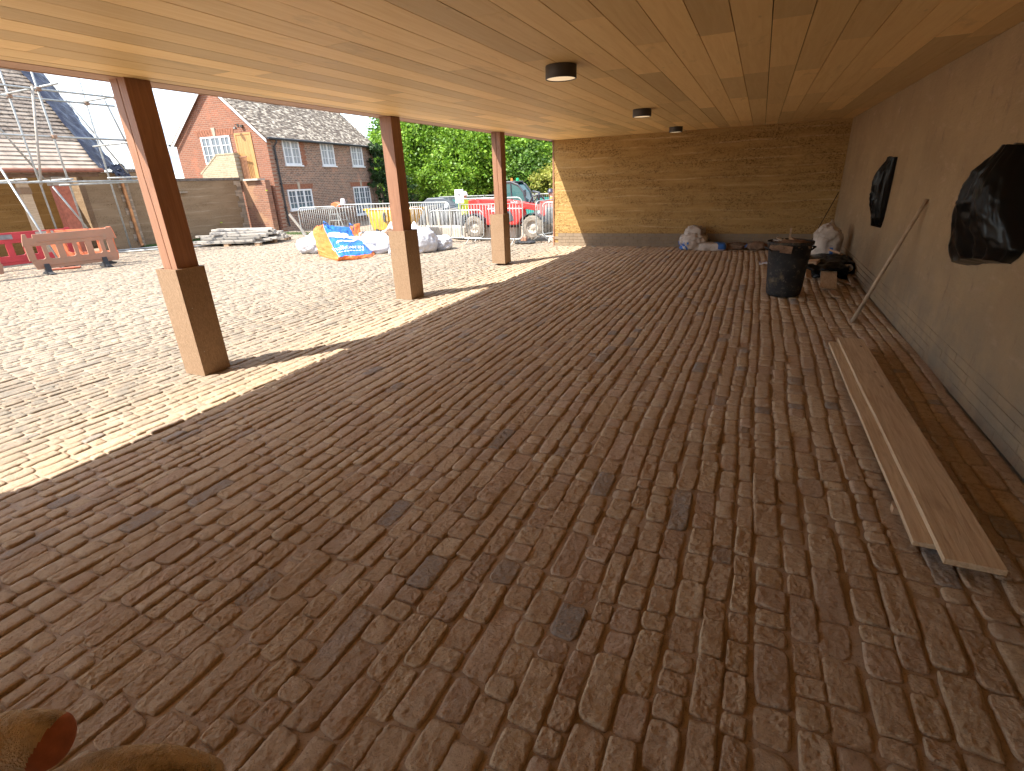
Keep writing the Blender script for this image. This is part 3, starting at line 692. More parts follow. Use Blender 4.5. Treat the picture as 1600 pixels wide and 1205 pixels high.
# rendered side wall, slightly uneven, brick plinth at its foot
gy, gz = np.meshgrid(np.linspace(-7.5, YB, 420), np.linspace(0.0, CH + .02, 80), indexing='ij')
d = 0.004 * fbm(gy * 1.3, gz * 1.3) + 0.0025 * fbm(gy * 6, gz * 6)
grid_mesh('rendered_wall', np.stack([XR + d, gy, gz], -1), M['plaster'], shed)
MB().box(XR + .012, XR + .36, -7.6, YB + .36, 0, CH + .02).build('wall_backing', M['roofdark'], shed)
pm = {}
cnt = 0; rest = MB()
for r_ in range(4):
    yy = 1.2 + (0.11 if r_ % 2 else 0)
    while yy < YB - .3:
        if cnt < 150 and yy < 8.5:
            if 'm' not in pm: pm['m'] = MB().box(-.012, 0, .0, .2175, .0015, .0725, ch=.0015).mesh('plinth_brick', M['plaster'])
            o = link('plinth_brick', pm['m'], shed); o.location = (XR + .008 + rnd.uniform(-.0015, .0015), yy, .01 + r_ * .0745); cnt += 1
        else: rest.box(XR - .009 + rnd.uniform(-.001, .001), XR + .004, yy + .002, yy + .216, .013 + r_ * .0745, .08 + r_ * .0745)
        yy += .220
stuff(rest.build('plinth_bricks', M['plaster'], shed))
MB().box(-5.1, XR + .3, -7.8, -7.5, 0, CH + .02).build('near_end_wall', M['rammed'], shed)  # unseen behind the camera; shed lengthened this far to let in more light
# posts with a drying crack, and their chipboard guards
def post(y0, crack):
    m = MB(); x0, x1 = -5.205, -5.0; ya, yb = y0, y0 + .225
    if crack:
        zs = np.linspace(0, CH + .0, 15); cxs = [x0 + .115 + .012 * math.sin(z * 2.2) + .004 * math.sin(z * 9) for z in zs]; g = .0035
        vs = []; fs = []
        for z, c_ in zip(zs, cxs):
            vs += [(x0, ya, z), (c_ - g, ya, z), (c_, ya + .02, z), (c_ + g, ya, z), (x1, ya, z), (x1, yb, z), (x0, yb, z)]
        for i in range(len(zs) - 1):
            for k in range(7): fs.append((i * 7 + k, i * 7 + (k + 1) % 7, (i + 1) * 7 + (k + 1) % 7, (i + 1) * 7 + k))
        m.quadmesh(vs, fs)
    else: m.box(x0, x1, ya, yb, 0, CH)
    return m.build('post', M['post'], shed, bevel=.004)
post(-0.50, False); post(-4.15, False); post(3.175, True); post(6.85, False); post(10.52, True)
def guard(y0, label, seams, rot=0.0, w=.30, d_=.30, x0=-5.275, gap=0.0):
    t = thing('post_guard', label, 'post guard', (x0 + w / 2, y0 + d_ / 2, 0), rot, 'chipboard guards round the posts')
    h = 1.085; a, b_ = w / 2, d_ / 2; th = .018
    def panels(name, x0, x1, y0, y1, cuts):
        zs = [gap] + cuts + [h]
        for k in range(len(zs) - 1): MB().box(x0, x1, y0, y1, zs[k] + .0008, zs[k + 1] - .0008).build(name, M['osb'], t)
    panels('panel', -a, a, -b_, -b_ + th, seams)
    panels('panel', a - th, a, -b_ + th + .0008, b_ - .001, []); panels('panel', -a, -a + th, -b_ + th + .0008, b_ - .001, []); panels('panel', -a + th + .0008, a - th - .0008, b_ - th, b_, [])
    for z in (.25, .7): MB().lathe([(0.0, .004), (.004, .003), (.005, 0)], 8).build('screw', M['steel'], t, loc=(0, 0, 0)).matrix_local = Matrix.Translation((a + .0005, -.09, z)) @ Matrix.Rotation(R(90), 4, 'Y')
    return t
guard(3.137, 'plain chipboard box around the foot of the nearest, cracked oak post', [])
guard(6.815, 'chipboard box with one seam high on its face, around the middle oak post', [.80], w=.31, d_=.36)
guard(10.40, 'chipboard box standing on small blocks around the farthest oak post', [.33], w=.32, d_=.32, gap=.04)
# round ceiling lamps
lab = ['largest round bronze ceiling lamp with pale diffuser, nearest the camera', 'middle one of the three round bronze ceiling lamps', 'smallest and farthest round bronze ceiling lamp, in front of the earth wall']
for (lx, ly), lb in zip(((-1.76, 5.04), (-1.80, 8.93), (-1.82, 12.75)), lab):
    t = thing('ceiling_lamp', lb, 'ceiling lamp', (lx, ly, CH), 0, 'round ceiling lamps')
    MB().lathe([(0, 0), (.139, 0), (.140, -.004), (.140, -.104), (.137, -.107), (.132, -.107), (.131, -.100)], 48).build('lamp_body', M['bronze'], t, True)
    MB().lathe([(.131, -.1005), (.10, -.1015), (0, -.102)], 48).build('diffuser', M['diffuser'], t, True)
# ------------------------------------------------------------------ brick house
house = thing('brick_house', 'two-storey brick house with red gable, brown brick front and lichened tiled roof', 'house', (-19.5, 17.68, 0), R(7.88))
WH, LH, EV = 4.95, 8.35, 3.95; RZ = 6.17
MB().prism([(-WH, -.1), (0, -.1), (0, EV), (-WH / 2, RZ - .02), (-WH, EV)], 'y', 0, .25).build('gable_wall', M['brick_gable'], house)
MB().box(-.25, 0.0, .2505, LH, -.1, EV).build('front_wall', M['brick_facade'], house)
MB().box(-WH, -WH + .25, .2505, LH, -.1, EV).build('rear_wall', M['brick_gable'], house)
MB().prism([(-WH, -.1), (0, -.1), (0, EV), (-WH / 2, RZ - .02), (-WH, EV)], 'y', LH + .0005, LH + .25).build('far_gable_wall', M['brick_gable'], house)
rf = MB()
sl = math.atan2(RZ - EV, WH / 2)
for sgn in (1, -1):
    e = (0.18 if sgn > 0 else -WH - .18, EV - .10); r_ = (-WH / 2, RZ + .08)
    rf.prism([e, r_, (r_[0], r_[1] - .10), (e[0] - sgn * .0, e[1] - .06)], 'y', -.12, LH + .32)
roof = rf.build('roof', M['housetile'], house)
B = []; L_ = math.hypot(WH / 2 + .18, RZ + .18 - EV); ux, uz = -(WH / 2 + .18) / L_, (RZ + .18 - EV) / L_
rows = int(L_ / .105)
for i in range(rows):
    yy = -.14 - (0.08 if i % 2 else 0)
    while yy < LH + .3:
        s_ = i * .105; lf = rnd.uniform(.008, .026)
        px, pz = .2 + ux * s_ + uz * .012, EV - .10 + uz * s_ - ux * .012
        B.append((px, yy, pz, ux * .125 + uz * -lf, 0, uz * .125 + ux * lf * 1.0, 0, .158, rnd.uniform(-.004, .004), uz * .016, 0, -ux * .016)); yy += .165
stuff(link('roof_tiles', boxes_mesh('roof_tiles', B, M['housetile']), roof))
ridge = MB(); ridge.tube([(-WH / 2, -.12, RZ + .08), (-WH / 2, LH + .3, RZ + .08)], .07, 8); ridge.build('ridge', M['housetile'], roof)
# verge boards, gutter, downpipe
for sgn in (1, -1):
    ex = 0.12 if sgn > 0 else -WH - .12
    MB().prism([(ex, EV - .16), (-WH / 2, RZ + .03), (-WH / 2, RZ - .11), (ex, EV - .28)], 'y', -.15, -.1205).build('verge_board', M['white'], house)
g = MB(); g.tube([(.22, -.14, EV - .12), (.22, LH + .4, EV - .12)], .055, 8); g.build('gutter', M['black'], house)
g = MB(); g.tube([(.19, .40, EV - .16), (.19, .40, EV - .25), (.06, .36, EV - .42), (.06, .36, .35), (.10, .36, .22)], .038, 8)
for z in (3.0, 2.0, 1.0): g.box(.002, .10, .31, .41, z, z + .05)
g.build('downpipe', M['black'], house)
MB().tube([(-WH - .25, -.14, EV - .12), (-WH - .25, LH, EV - .12)], .05, 8).build('gutter', M['black'], house)
def window(face, a0, a1, z0, z1, cas, rows, glass='pane', cols=2, sill=True):
    # face 'f' = front (normal +x, a along y), 'g' = gable (normal -y, a along x)
    def bx(m, p0, p1, q0, q1, d0, d1):
        if face == 'f': m.box(d0, d1, p0, p1, q0, q1)
        else: m.box(p0, p1, -d1, -d0, q0, q1)
    m = MB(); w = a1 - a0; ft = .05
    bx(m, a0, a1, z0, z0 + ft, .001, .045); bx(m, a0, a1, z1 - ft, z1, .001, .045)
    for k in range(cas + 1):
        c_ = a0 + w * k / cas; bx(m, max(a0, c_ - ft / (1 if k in (0, cas) else 1.6)), min(a1, c_ + ft / (1 if k in (0, cas) else 1.6)), z0 + ft + .0005, z1 - ft - .0005, .001, .044)
    wn = m.build('window', M['white'], house)
    b_ = MB(); gl = MB()
    for k in range(cas):
        s0 = a0 + w * k / cas + (ft if k == 0 else ft / 1.6) + .001; s1 = a0 + w * (k + 1) / cas - (ft if k == cas - 1 else ft / 1.6) - .001
        fz = .022
        bx(b_, s0, s1, z0 + ft + .001, z0 + ft + fz, .008, .034); bx(b_, s0, s1, z1 - ft - fz, z1 - ft - .001, .008, .034)
        bx(b_, s0, s0 + fz, z0 + ft + fz, z1 - ft - fz, .008, .034); bx(b_, s1 - fz, s1, z0 + ft + fz, z1 - ft - fz, .008, .034)
        for j in range(1, cols):
            c_ = s0 + (s1 - s0) * j / cols; bx(b_, c_ - .011, c_ + .011, z0 + ft + fz, z1 - ft - fz, .009, .031)
        for j in range(1, rows):
            c_ = z0 + (z1 - z0) * j / rows; bx(b_, s0 + fz, s1 - fz, c_ - .011, c_ + .011, .0095, .0305)
        bx(gl, s0, s1, z0 + ft + .002, z1 - ft - .002, .003, .007)
    b_.build('glazing_bars', M['white'], wn); gl.build('panes', M[glass], wn)
    if sill:
        s = MB(); bx(s, a0 - .05, a1 + .07, z0 - .06, z0 - .001, .001, .09); s.build('sill', M['white'], wn)
    return wn
for a0, a1 in ((.94, 2.06), (3.68, 4.76), (6.34, 7.45)): window('f', a0, a1, 2.81, 3.86, 2, 3, 'pane_curtain')
window('f', .70, 2.42, .88, 1.76, 3, 3); window('f', 6.06, 7.73, .30, 1.77, 3, 5)
window('g', -3.46, -1.86, 2.95, 4.06, 3, 3, sill=False)
for a0, a1, z in ((.55, 2.57, 1.77), (5.9, 7.9, 1.78)):
    n = 15
    for k in range(n):
        if k == n // 2: continue
        p = a0 + (a1 - a0) * k / n; sk = (k - n // 2) * .012
        MB().prism([(p + .006, z + .004), (p + (a1 - a0) / n - .006, z + .004), (p + (a1 - a0) / n - .006 + sk, z + .23), (p + .006 + sk, z + .23)], 'x', .001, .012 + rnd.uniform(0, .004)).build('arch_brick', M['arch'], house)
    MB().prism([((a0 + a1) / 2 - .06, z), ((a0 + a1) / 2 + .06, z), ((a0 + a1) / 2 + .09, z + .30), ((a0 + a1) / 2 - .09, z + .30)], 'x', .001, .035).build('keystone', M['keystone'], house)
n = 15
for k in range(n):
    if k == n // 2: continue
    p = -3.65 + 2.0 * k / n; sk = (k - n // 2) * .012
    MB().prism([(p + .006, 4.075), (p + 2.0 / n - .006, 4.075), (p + 2.0 / n - .006 + sk, 4.31), (p + .006 + sk, 4.31)], 'y', -.014, -.001).build('arch_brick', M['arch'], house)
MB().prism([(-2.72, 4.07), (-2.60, 4.07), (-2.56, 4.40), (-2.76, 4.40)], 'y', -.035, -.001).build('keystone', M['keystone'], house)
# orange repair brickwork beside the first upper window
B = MB()
for r_ in range(13):
    B.box(.001, .006 + rnd.uniform(0, .004), 2.12 + (0.10 if r_ % 2 else 0), 2.42 + (0.08 if r_ % 3 else 0), 2.78 + r_ * .08, 2.85 + r_ * .08)
stuff(B.build('patched_bricks', M['arch'], house))
# recessed oak door in the gable with a landing slab, lantern above
dr = MB(); dr.box(-1.60, -.72, -.03, -.001, 4.04, 4.12); dr.box(-1.60, -1.53, -.03, -.001, 2.26, 4.04); dr.box(-.79, -.72, -.03, -.001, 2.26, 4.04)
dr = dr.build('door_frame', M['oakdoor'], house)
for k in range(5): MB().box(-1.528 + k * .147, -1.528 + k * .147 + .142, -.016, -.001, 2.27, 4.035).build('door_plank', M['oakdoor'], dr)
lt = MB(); lt.tube([(-1.30, -.005, 4.42), (-1.30, -.18, 4.44), (-1.30, -.20, 4.36)], .012, 6); lt.lathe([(0, .10), (.03, .09), (.09, .0), (.085, -.01)], 16, (-1.30, -.2, 4.26)); lt.box(-1.34, -1.26, -.02, -.001, 4.36, 4.48); lt.box(-1.14, -1.02, -.09, -.001, 4.32, 4.42)
lt.build('door_lantern', M['bronze'], house)

# ivy on the far end of the front
def leafcloud(name, blobs, mat, n, size, parent=None, seed=1, shell=0.55, flat=1.0):
    g = np.random.RandomState(seed); tot = sum(b[6] for b in blobs); P = []
    for (cx, cy, cz, rx, ry, rz, wgt) in blobs:
        k = int(n * wgt / tot)
        # sub-clumps make the crown read as tufts with gaps
        nc = max(6, k // 90); d_ = g.normal(size=(nc, 3)); d_ /= np.linalg.norm(d_, axis=1)[:, None]
        r = g.uniform(shell, 1.0, nc) ** .7; c = d_ * r[:, None] * np.array([rx, ry, rz]) + np.array([cx, cy, cz])
        idx = g.randint(nc, size=k); cs = g.uniform(.07, .17, nc)[idx] * min(rx, ry, rz) * 1.5
        P.append(c[idx] + g.normal(size=(k, 3)) * cs[:, None] * np.array([1, 1, .7]))
    P = np.concatenate(P); k = len(P); s = size * g.uniform(.6, 1.4, k)
    a = g.normal(size=(k, 3)); a[:, 2] *= .6; a /= np.linalg.norm(a, axis=1)[:, None]
    b = np.cross(a, g.normal(size=(k, 3))); b /= np.linalg.norm(b, axis=1)[:, None]
    a *= s[:, None]; b *= (s * .55)[:, None]
    V = np.stack([P - a, P - b * 1.0 , P + a, P + b], 1).reshape(-1, 3)
    F = np.arange(k * 4).reshape(-1, 4)
    return link(name, fast_mesh(name, V, [F], mat, False), parent)
ivy = thing('ivy', 'dark ivy covering the right end of the brown brick house front', 'ivy', (-20.6, 26.0, 0))
leafcloud('foliage', [(.35, -.2, 2.4, .35, .8, 1.7, 3), (.5, .9, 1.6, .6, 1.2, 1.9, 3), (.2, .3, 3.7, .35, .7, .35, 1.0), (.6, 1.8, 1.0, .8, 1.2, 1.5, 2)], M['leaf_dark'], 13000, .055, ivy, 5, .2)
st = MB()
for k in range(7): st.tube([(.1 + k * .03, -.5 + k * .3, 0), (.14, -.4 + k * .28, 1.2), (.1, -.6 + k * .3, 3.2)], [.03, .02, .01], 6)
st.build('stems', M['bark'], ivy)
sh = thing('shrub', 'light green shrub rising behind the right corner of the tiled roof', 'shrub', (-22.6, 29.2, 0))
leafcloud('foliage', [(0, 0, 3.2, 1.3, 1.2, 1.7, 1)], M['leaf_bright'], 5000, .09, sh, 8, .3)
st = MB(); [st.tube([(0, 0, -.3), (dx * .5, dy * .5, 1.6), (dx, dy, 3)], [.07, .05, .02], 6) for dx, dy in ((.5, .2), (-.5, .3), (.1, -.5))]; st.build('stems', M['bark'], sh)

# ------------------------------------------------------------------ landing and old brick block beside the gable
land = thing('stair_landing', 'buff brick stair parapet and landing in front of the red gable', 'stair', (-21.0, 17.15, 0))
MB().prism([(-3.1, 2.2), (0, 2.2), (0, 3.28), (-1.12, 3.28), (-2.75, 2.36)], 'y', 0, .235).build('parapet_wall', M['brick_yellow'], land)
MB().box(-.235, -.001, .2355, .52, 2.25, 3.27).build('parapet_return', M['brick_yellow_y'], land)
cp = MB(); cp.box(-1.12, .01, -.012, .246, 3.281, 3.345); cp.build('coping', M['brick_yellow'], land)
cp = MB(); cp.prism([(-1.12, 3.281), (-1.12, 3.345), (-2.85, 2.37), (-2.80, 2.31)], 'y', -.012, .246); cp.build('sloping_coping', M['brick_yellow'], land)
MB().box(.002, 1.42, .10, .36, -.05, 2.19).build('old_brick_wall', M['brick_old'], land)
MB().box(.25, 1.15, -.03, .37, 2.192, 2.27).build('landing_slab', M['concrete'], land)
for k in range(6): MB().box(.06 + k * .075, .085 + k * .075, .20, .225, 2.272, 3.15).build('baluster', M['post'], land)
MB().box(.03, .50, .19, .235, 3.151, 3.19).build('handrail', M['post'], land)

# ------------------------------------------------------------------ courtyard walls
def yard_wall(label, y0, y1, h, x=-21.0, stub=False, quoin_end=None):
    t = thing('courtyard_wall', label, 'wall', (x, y0, 0))
    ln = y1 - y0; ny, nz = int(ln / .05), int(h / .05)
    gy, gz = np.meshgrid(np.linspace(0, ln, ny), np.linspace(-.05, h, nz), indexing='ij')
    grid_mesh('wall_face', np.stack([.004 + .008 * fbm(gy * 2, gz * 4) + .004 * fbm(gy * 12, gz * 14), gy, gz], -1), M['rammed_far'], t)
    MB().box(-.36, -.012, 0, ln, -.05, h).build('wall_core', M['rammed_far'], t)
    B = []; yy = .0
    while yy < ln - .05:
        B.append((-.42, yy + .004, h + rnd.uniform(0, .004), .46, 0, 0, 0, .068, 0, 0, 0, .10)); yy += .076
    stuff(link('coping_bricks', boxes_mesh('coping_bricks', B, M['coping']), t))
    if quoin_end is not None:
        k = 0; z = 0
        while z < h - .07:
            w = .34 if (k // 3) % 2 else .22
            a, b_ = (ln - w, ln) if quoin_end > 0 else (0, w)
            MB().box(-.001, .022 + rnd.uniform(0, .004), a, b_, z + .004, z + .072).build('quoin_brick', M['quoin'], t); z += .076; k += 1
    return t
w1 = yard_wall('brown earth courtyard wall with dark brick coping, between the post and the house', 13.75, 17.15, 2.24, quoin_end=1)
MB().box(.01, .12, .02, .78, 1.80, 1.86).build('ledge', M['quoin'], w1)
MB().box(.01, .08, .05, .20, 1.0, 1.80).build('buttress', M['rammed_far'], w1)
yard_wall('taller piece of earth courtyard wall beside the copper downpipe', 12.35, 13.74, 2.58)
# rough grass at the foot of the walls
g = np.random.RandomState(5); k = 9000
P = np.stack([g.uniform(-20.95, -20.3, k), g.uniform(12.2, 17.3, k), np.zeros(k) - .03], -1)
P2 = np.stack([g.uniform(-19.0, -15.2, k // 2), g.uniform(16.4, 17.3, k // 2), np.zeros(k // 2) - .03], -1); P = np.concatenate([P, P2]); k = len(P)
hh = g.uniform(.03, .10, k); a = g.uniform(0, 6.3, k); d_ = np.stack([np.cos(a), np.sin(a), 0 * a], -1) * .008; l_ = g.normal(size=(k, 3)) * .02; l_[:, 2] = hh
V = np.stack([P - d_, P + d_, P + l_], 1).reshape(-1, 3)
stuff(tag(link('grass', fast_mesh('grass', V, [np.arange(k * 3).reshape(-1, 3)], M['grass'], False)), 'thin green grass along the foot of the courtyard wall', 'grass'))

# ------------------------------------------------------------------ outbuilding on the left with its slated roof
ob = thing('outbuilding', 'low open outbuilding with slated roof behind the scaffolding', 'outbuilding', (-20.9, 3.0, 0))
ox, oy = -20.9, 3.0
def O(x): return x - ox
def P_(y): return y - oy
MB().box(-3.6, -3.3, -2, P_(12.3), -.05, 2.6).build('inner_wall', M['rammed'], ob)
MB().box(-3.6, -.36, P_(12.0), P_(12.34), -.05, 2.6).build('end_wall', M['rammed_far'], ob)
MB().box(-.36, 0, P_(10.95), P_(12.34), -.05, 2.55).build('front_wall', M['rammed_far'], ob)
z = 0; k = 0
while z < 2.45:
    w = .34 if (k // 3) % 2 else .22
    MB().box(-.001, .02 + rnd.uniform(0, .004), P_(12.335) - w, P_(12.335), z + .004, z + .072).build('quoin_brick', M['quoin'], ob); z += .076; k += 1
for yy in (9.28, 6.4): MB().box(-.25, -.05, P_(yy) - .12, P_(yy) + .12, 0, 2.55).build('oak_post', M['deal'], ob)
MB().box(-.27, -.03, P_(9.28) - .14, P_(9.28) + .14, 1.95, 2.15).build('post_collar', M['osb'], ob)
MB().box(-.20, .12, P_(10.02), P_(10.47), 0, 2.18).build('red_pillar', M['redpillar'], ob)
MB().box(-.22, .14, P_(9.98), P_(10.50), 2.182, 2.44).build('pillar_cap', M['concrete'], ob)
MB().box(-.26, 0.06, -2, P_(11.45), 2.44, 2.60).build('eaves_beam', M['roofdark'], ob)
MB().tube([(.38, -2, 2.62), (.38, P_(11.45), 2.62)], .06, 8).build('gutter', M['gutter_brown'], ob)
gp = MB(); gp.tube([(.16, P_(12.05), 2.72), (.07, P_(12.12), 2.60), (.07, P_(12.16), .12), (.12, P_(12.17), .03)], .055, 10); gp.build('downpipe', M['copper'], ob)
pt = R(50); ux, uz = -math.cos(pt), math.sin(pt); SL = 6.2; y1 = P_(11.5)
slab = MB(); ex, ez = .30, 2.66
# the verge climbs in the gable plane; the slab is a plank of roof under the slates
slab.prism([(ex, ez - .02), (ex + ux * SL, ez + uz * SL - .02), (ex + ux * SL - .12, ez + uz * SL - .14), (ex - .1, ez - .12)], 'y', -2, y1 - .03)
rf = slab.build('roof', M['shedtile'], ob)
BA = []; BBs = []
for i in range(int(SL / .165)):
    s_ = i * .165; yy = 1.5 - rnd.uniform(0, .3)
    while yy < y1:
        w_ = rnd.uniform(.22, .52); w2 = min(w_, y1 - yy)
        if w2 < .04: break
        lf = rnd.uniform(.02, .035)
        rec = (ex + ux * s_ + uz * .03, yy, ez + uz * s_ - ux * .03, ux * .20 - uz * lf, 0, uz * .20 + ux * lf, 0, w2 - .006, 0, uz * .022, 0, -ux * .022)
        (BA if s_ < 1.15 else BBs).append(rec); yy += w_
stuff(link('eaves_slates', boxes_mesh('eaves_slates', BA, M['cream_tile']), rf)); stuff(link('roof_slates', boxes_mesh('roof_slates', BBs, M['shedtile']), rf))
MB().prism([(ex, ez + .06), (ex + ux * SL, ez + uz * SL + .06), (ex + ux * SL, ez + uz * SL - .1), (ex, ez - .1)], 'y', y1 + .001, y1 + .035).build('verge_batten', M['weathered'], ob)
# navy tarpaulin draped past the verge
tp = thing('tarpaulin', 'crumpled navy tarpaulin hanging along the edge of the slated roof', 'tarpaulin', (-20.6, 11.5, 2.7))
nu, nv = 70, 16; u = np.linspace(0, 1, nu)[:, None]; v = np.linspace(0, 1, nv)[None, :]
s_ = -.15 + u * 6.2; wdt = .75 - .25 * np.clip(1 - u * 4, 0, 1) * 0 + .12 * fbm(u * 6, v * 0 + 2)
X = math.cos(pt) * -s_ - .05 + 0 * v + math.sin(pt) * (.10 + .05 * fbm(u * 14, v * 3)) - .22 * v * wdt
Yy = -.18 + wdt * v * 1.15 + .03 * fbm(u * 10, v * 6)
Zz = math.sin(pt) * s_ + .10 - .35 * v ** 2 * wdt + .09 * fbm(u * 16, v * 4 + 3) + .05 * fbm(u * 40, v * 7)
grid_mesh('sheet', np.stack([X + 0 * Yy, Yy + 0 * X, Zz + 0 * X], -1), M['tarp'], tp)
X2 = -.1 + .35 * u + .06 * fbm(u * 9, v * 6); Y2 = .2 + .55 * v + 0 * u + .05 * fbm(u * 7, v * 7 + 3); Z2 = .12 - .35 * u - .2 * v * u + .08 * fbm(u * 12, v * 9)
grid_mesh('loose_corner', np.stack([X2 + 0 * v, Y2, Z2 + 0 * v], -1), M['tarp'], tp)

# ------------------------------------------------------------------ scaffolding
sc = thing('scaffolding', 'galvanised tube scaffolding with couplers in front of the slated outbuilding', 'scaffolding', (-18.3, 9.2, 0))
def T(name, a, b, r=.027, mat='steel'):
    o = Vector((-18.3, 9.2, 0)); MB().tube([Vector(a) - o, Vector(b) - o], r, 10).build(name, M[mat], sc, True)
for y in (9.2, 11.2, 5.6): T('standard', (-18.3, y, .02), (-18.3, y, 6.6)); T('standard', (-20.0, y + .08, .02), (-20.0, y + .08, 6.6))
for z, xs_ in ((4.57, (-18.3, -20.0)), (3.40, (-18.35,)), (2.22, (-18.25,))):
    for xx in xs_: T('ledger', (xx + .055, 3.5, z), (xx + .055, 12.1, z))
T('ledger', (-18.22, 8.9, 2.13), (-18.22, 11.5, 2.20)); T('ledger', (-18.16, 10.2, 2.30), (-18.16, 11.9, 2.34))
for y, z, a, b_ in ((9.26, 4.63, -20.4, -17.4), (11.26, 4.63, -20.4, -17.9), (11.26, 3.34, -20.3, -17.9), (7.9, 2.28, -20.3, -17.6), (9.12, 2.28, -20.2, -17.9), (5.7, 4.63, -20.4, -17.2)): T('transom', (a, y, z), (b_, y, z))
T('brace', (-17.06, 7.76, .03), (-18.35, 7.72, 2.75)); T('brace', (-20.05, 8.0, 5.4), (-20.05, 9.45, 2.35)); T('brace', (-18.22, 9.06, 4.62), (-18.22, 8.47, 2.15), .032, 'weathered')
T('brace', (-18.2, 8.72, 2.1), (-18.2, 9.3, .75)); T('brace', (-20.06, 11.75, 5.4), (-20.06, 12.35, 2.9))
T('brace', (-19.95, 11.9, 2.5), (-20.3, 10.6, 5.2), .024)
for (xx, y) in ((-18.3, 9.2), (-18.3, 11.2), (-20.0, 9.28), (-20.0, 11.28)):
    for z in (4.57, 3.40, 2.22):
        if xx < -19 and z < 4: continue
        MB().box(xx - .05 + 18.3, xx + .10 + 18.3, y - .05 - 9.2, y + .055 - 9.2, z - .045, z + .045, ch=.01).build('coupler', M['coupler'], sc)
for (xx, y) in ((-18.3, 9.2), (-18.3, 11.2), (-20.0, 11.28), (-20.0, 9.28), (-17.06, 7.76)):
    MB().box(xx - .08 + 18.3, xx + .08 + 18.3, y - .08 - 9.2, y + .08 - 9.2, .012, .02).build('base_plate', M['steel'], sc)
for i, (p, q_) in enumerate((((-16.95, 7.45), (-16.6, 7.95)), ((-18.35, 8.9), (-18.2, 9.5)))):
    a = Vector((*p, .02)); b_ = Vector((*q_, .02)); ang = math.atan2(b_.y - a.y, b_.x - a.x); m = Matrix.Translation((a + b_) / 2) @ Matrix.Rotation(ang, 4, 'Z')
    tag(MB().box(-.3, .3, -.11, .11, -.008, .026, M=m).build('sole_board', M['redpillar' if i == 0 else 'deal_x']), ['reddish sole board lying under the slanting scaffold tube', 'timber sole board under the outer scaffold standard'][i], 'board')
for i, (a, b_) in enumerate((((-19.7, 9.9, .045), (-17.2, 12.9, .045)), ((-20.1, 10.3, .05), (-18.6, 13.2, .05)))):
    tag(MB().tube([a, b_], .026, 10).build('scaffold_tube', M['steel'], None, True), ['loose scaffold tube lying on the setts nearest the cobbled yard', 'loose scaffold tube lying on the ground close to the outbuilding wall'][i], 'tube')

# ------------------------------------------------------------------ trees beyond the yard
def tree(name, label, x, y, h, blobs, mat, n, size, seed, trunk_r=.2, shell=.5, group='trees beyond the yard'):
    z0 = float(gh(x, y)); t = thing(name, label, 'tree', (x, y, z0), 0, group)
    m = MB(); g = random.Random(seed)
    m.tube([(0, 0, -.2), (.1, 0, h * .25), (0, .1, h * .55), (.1, .1, h * .85)], [trunk_r, trunk_r * .75, trunk_r * .45, trunk_r * .15], 9)
    for b_ in blobs:
        c = Vector(b_[:3]); zb = min(c.z * .7, h * .6); m.tube([(0, 0, zb * .6), (c.x * .5, c.y * .5, c.z * .75), tuple(c)], [trunk_r * .4, trunk_r * .25, trunk_r * .08], 6)
    m.build('trunk', M['bark'], t, True)
    leafcloud('crown', blobs, M[mat], n, size, t, seed, shell)
    return t
tree('broadleaf_tree', 'large bright green leafy tree filling the gap between the middle and far posts', -20.6, 34, 8.5, [(0, 0, 5.2, 3.4, 2.6, 2.8, 3), (-2.6, -.6, 3.6, 2.2, 2, 2.4, 2), (2.6, -.8, 3.8, 2.6, 2, 2.6, 2.4), (.6, -1.2, 2.2, 3.4, 1.8, 1.8, 2), (1.5, 0, 7.4, 2.4, 2, 1.9, 1.5), (-1.4, 0, 7.0, 2.2, 2, 1.6, 1)], 'leaf_bright', 62000, .105, 21, .3)
tree('broadleaf_tree', 'bright green leafy tree just left of the far post', -15.8, 32, 7.5, [(0, 0, 4.6, 2.8, 2.2, 2.6, 3), (1.9, -.4, 3.0, 2.2, 1.8, 2.1, 2), (-1.6, -.5, 2.6, 2.4, 1.8, 2.0, 2), (.4, 0, 6.4, 2.2, 2, 1.6, 1.3)], 'leaf_bright', 50000, .10, 22, .28)
tree('broadleaf_tree', 'mid green tree right beside the ivy-clad end of the house', -26.2, 38, 9, [(0, 0, 5.2, 3.0, 2.4, 2.6, 3), (1.8, -.4, 3.2, 2.4, 1.8, 2.4, 2), (-1.0, 0, 3.0, 2.2, 2, 2.2, 1)], 'leaf_mid', 34000, .12, 23, .3)
tree('evergreen_tree', 'dark green tree high behind the telehandler cab', -12.2, 35, 9, [(0, 0, 6.0, 3.4, 2.4, 2.6, 3), (2.6, 0, 5.2, 2.6, 2, 2.8, 2), (-2.2, .2, 4.2, 2.4, 2, 2.8, 2), (5.2, .4, 4.8, 2.6, 2, 3.0, 2), (1.5, .6, 2.6, 3.6, 2, 2.2, 2)], 'leaf_dark', 42000, .11, 24, .35, .3)
tree('shrubby_tree', 'yellow-green bush behind the telehandler, beside the earth wall end', -9.6, 29, 3.8, [(0, 0, 2.5, 1.5, 1.2, 1.2, 2), (1.5, .2, 2.9, 1.2, 1, 1.3, 1.5), (-1.3, .1, 2.0, 1.2, 1, 1.0, 1)], 'leaf_yellow', 11000, .085, 25, .12, .3)
tree('shrubby_tree', 'pale olive bush between the far post and the yellow-green bush', -12.6, 30, 3.6, [(0, 0, 2.6, 1.4, 1.1, 1.3, 2), (.9, .1, 1.9, 1.3, 1, 1.1, 1)], 'leaf_mid', 8000, .09, 26, .12, .3)
hedge = thing('hedge', 'dark shaded undergrowth behind the bright trees', 'hedge', (-18, 40, -.5))
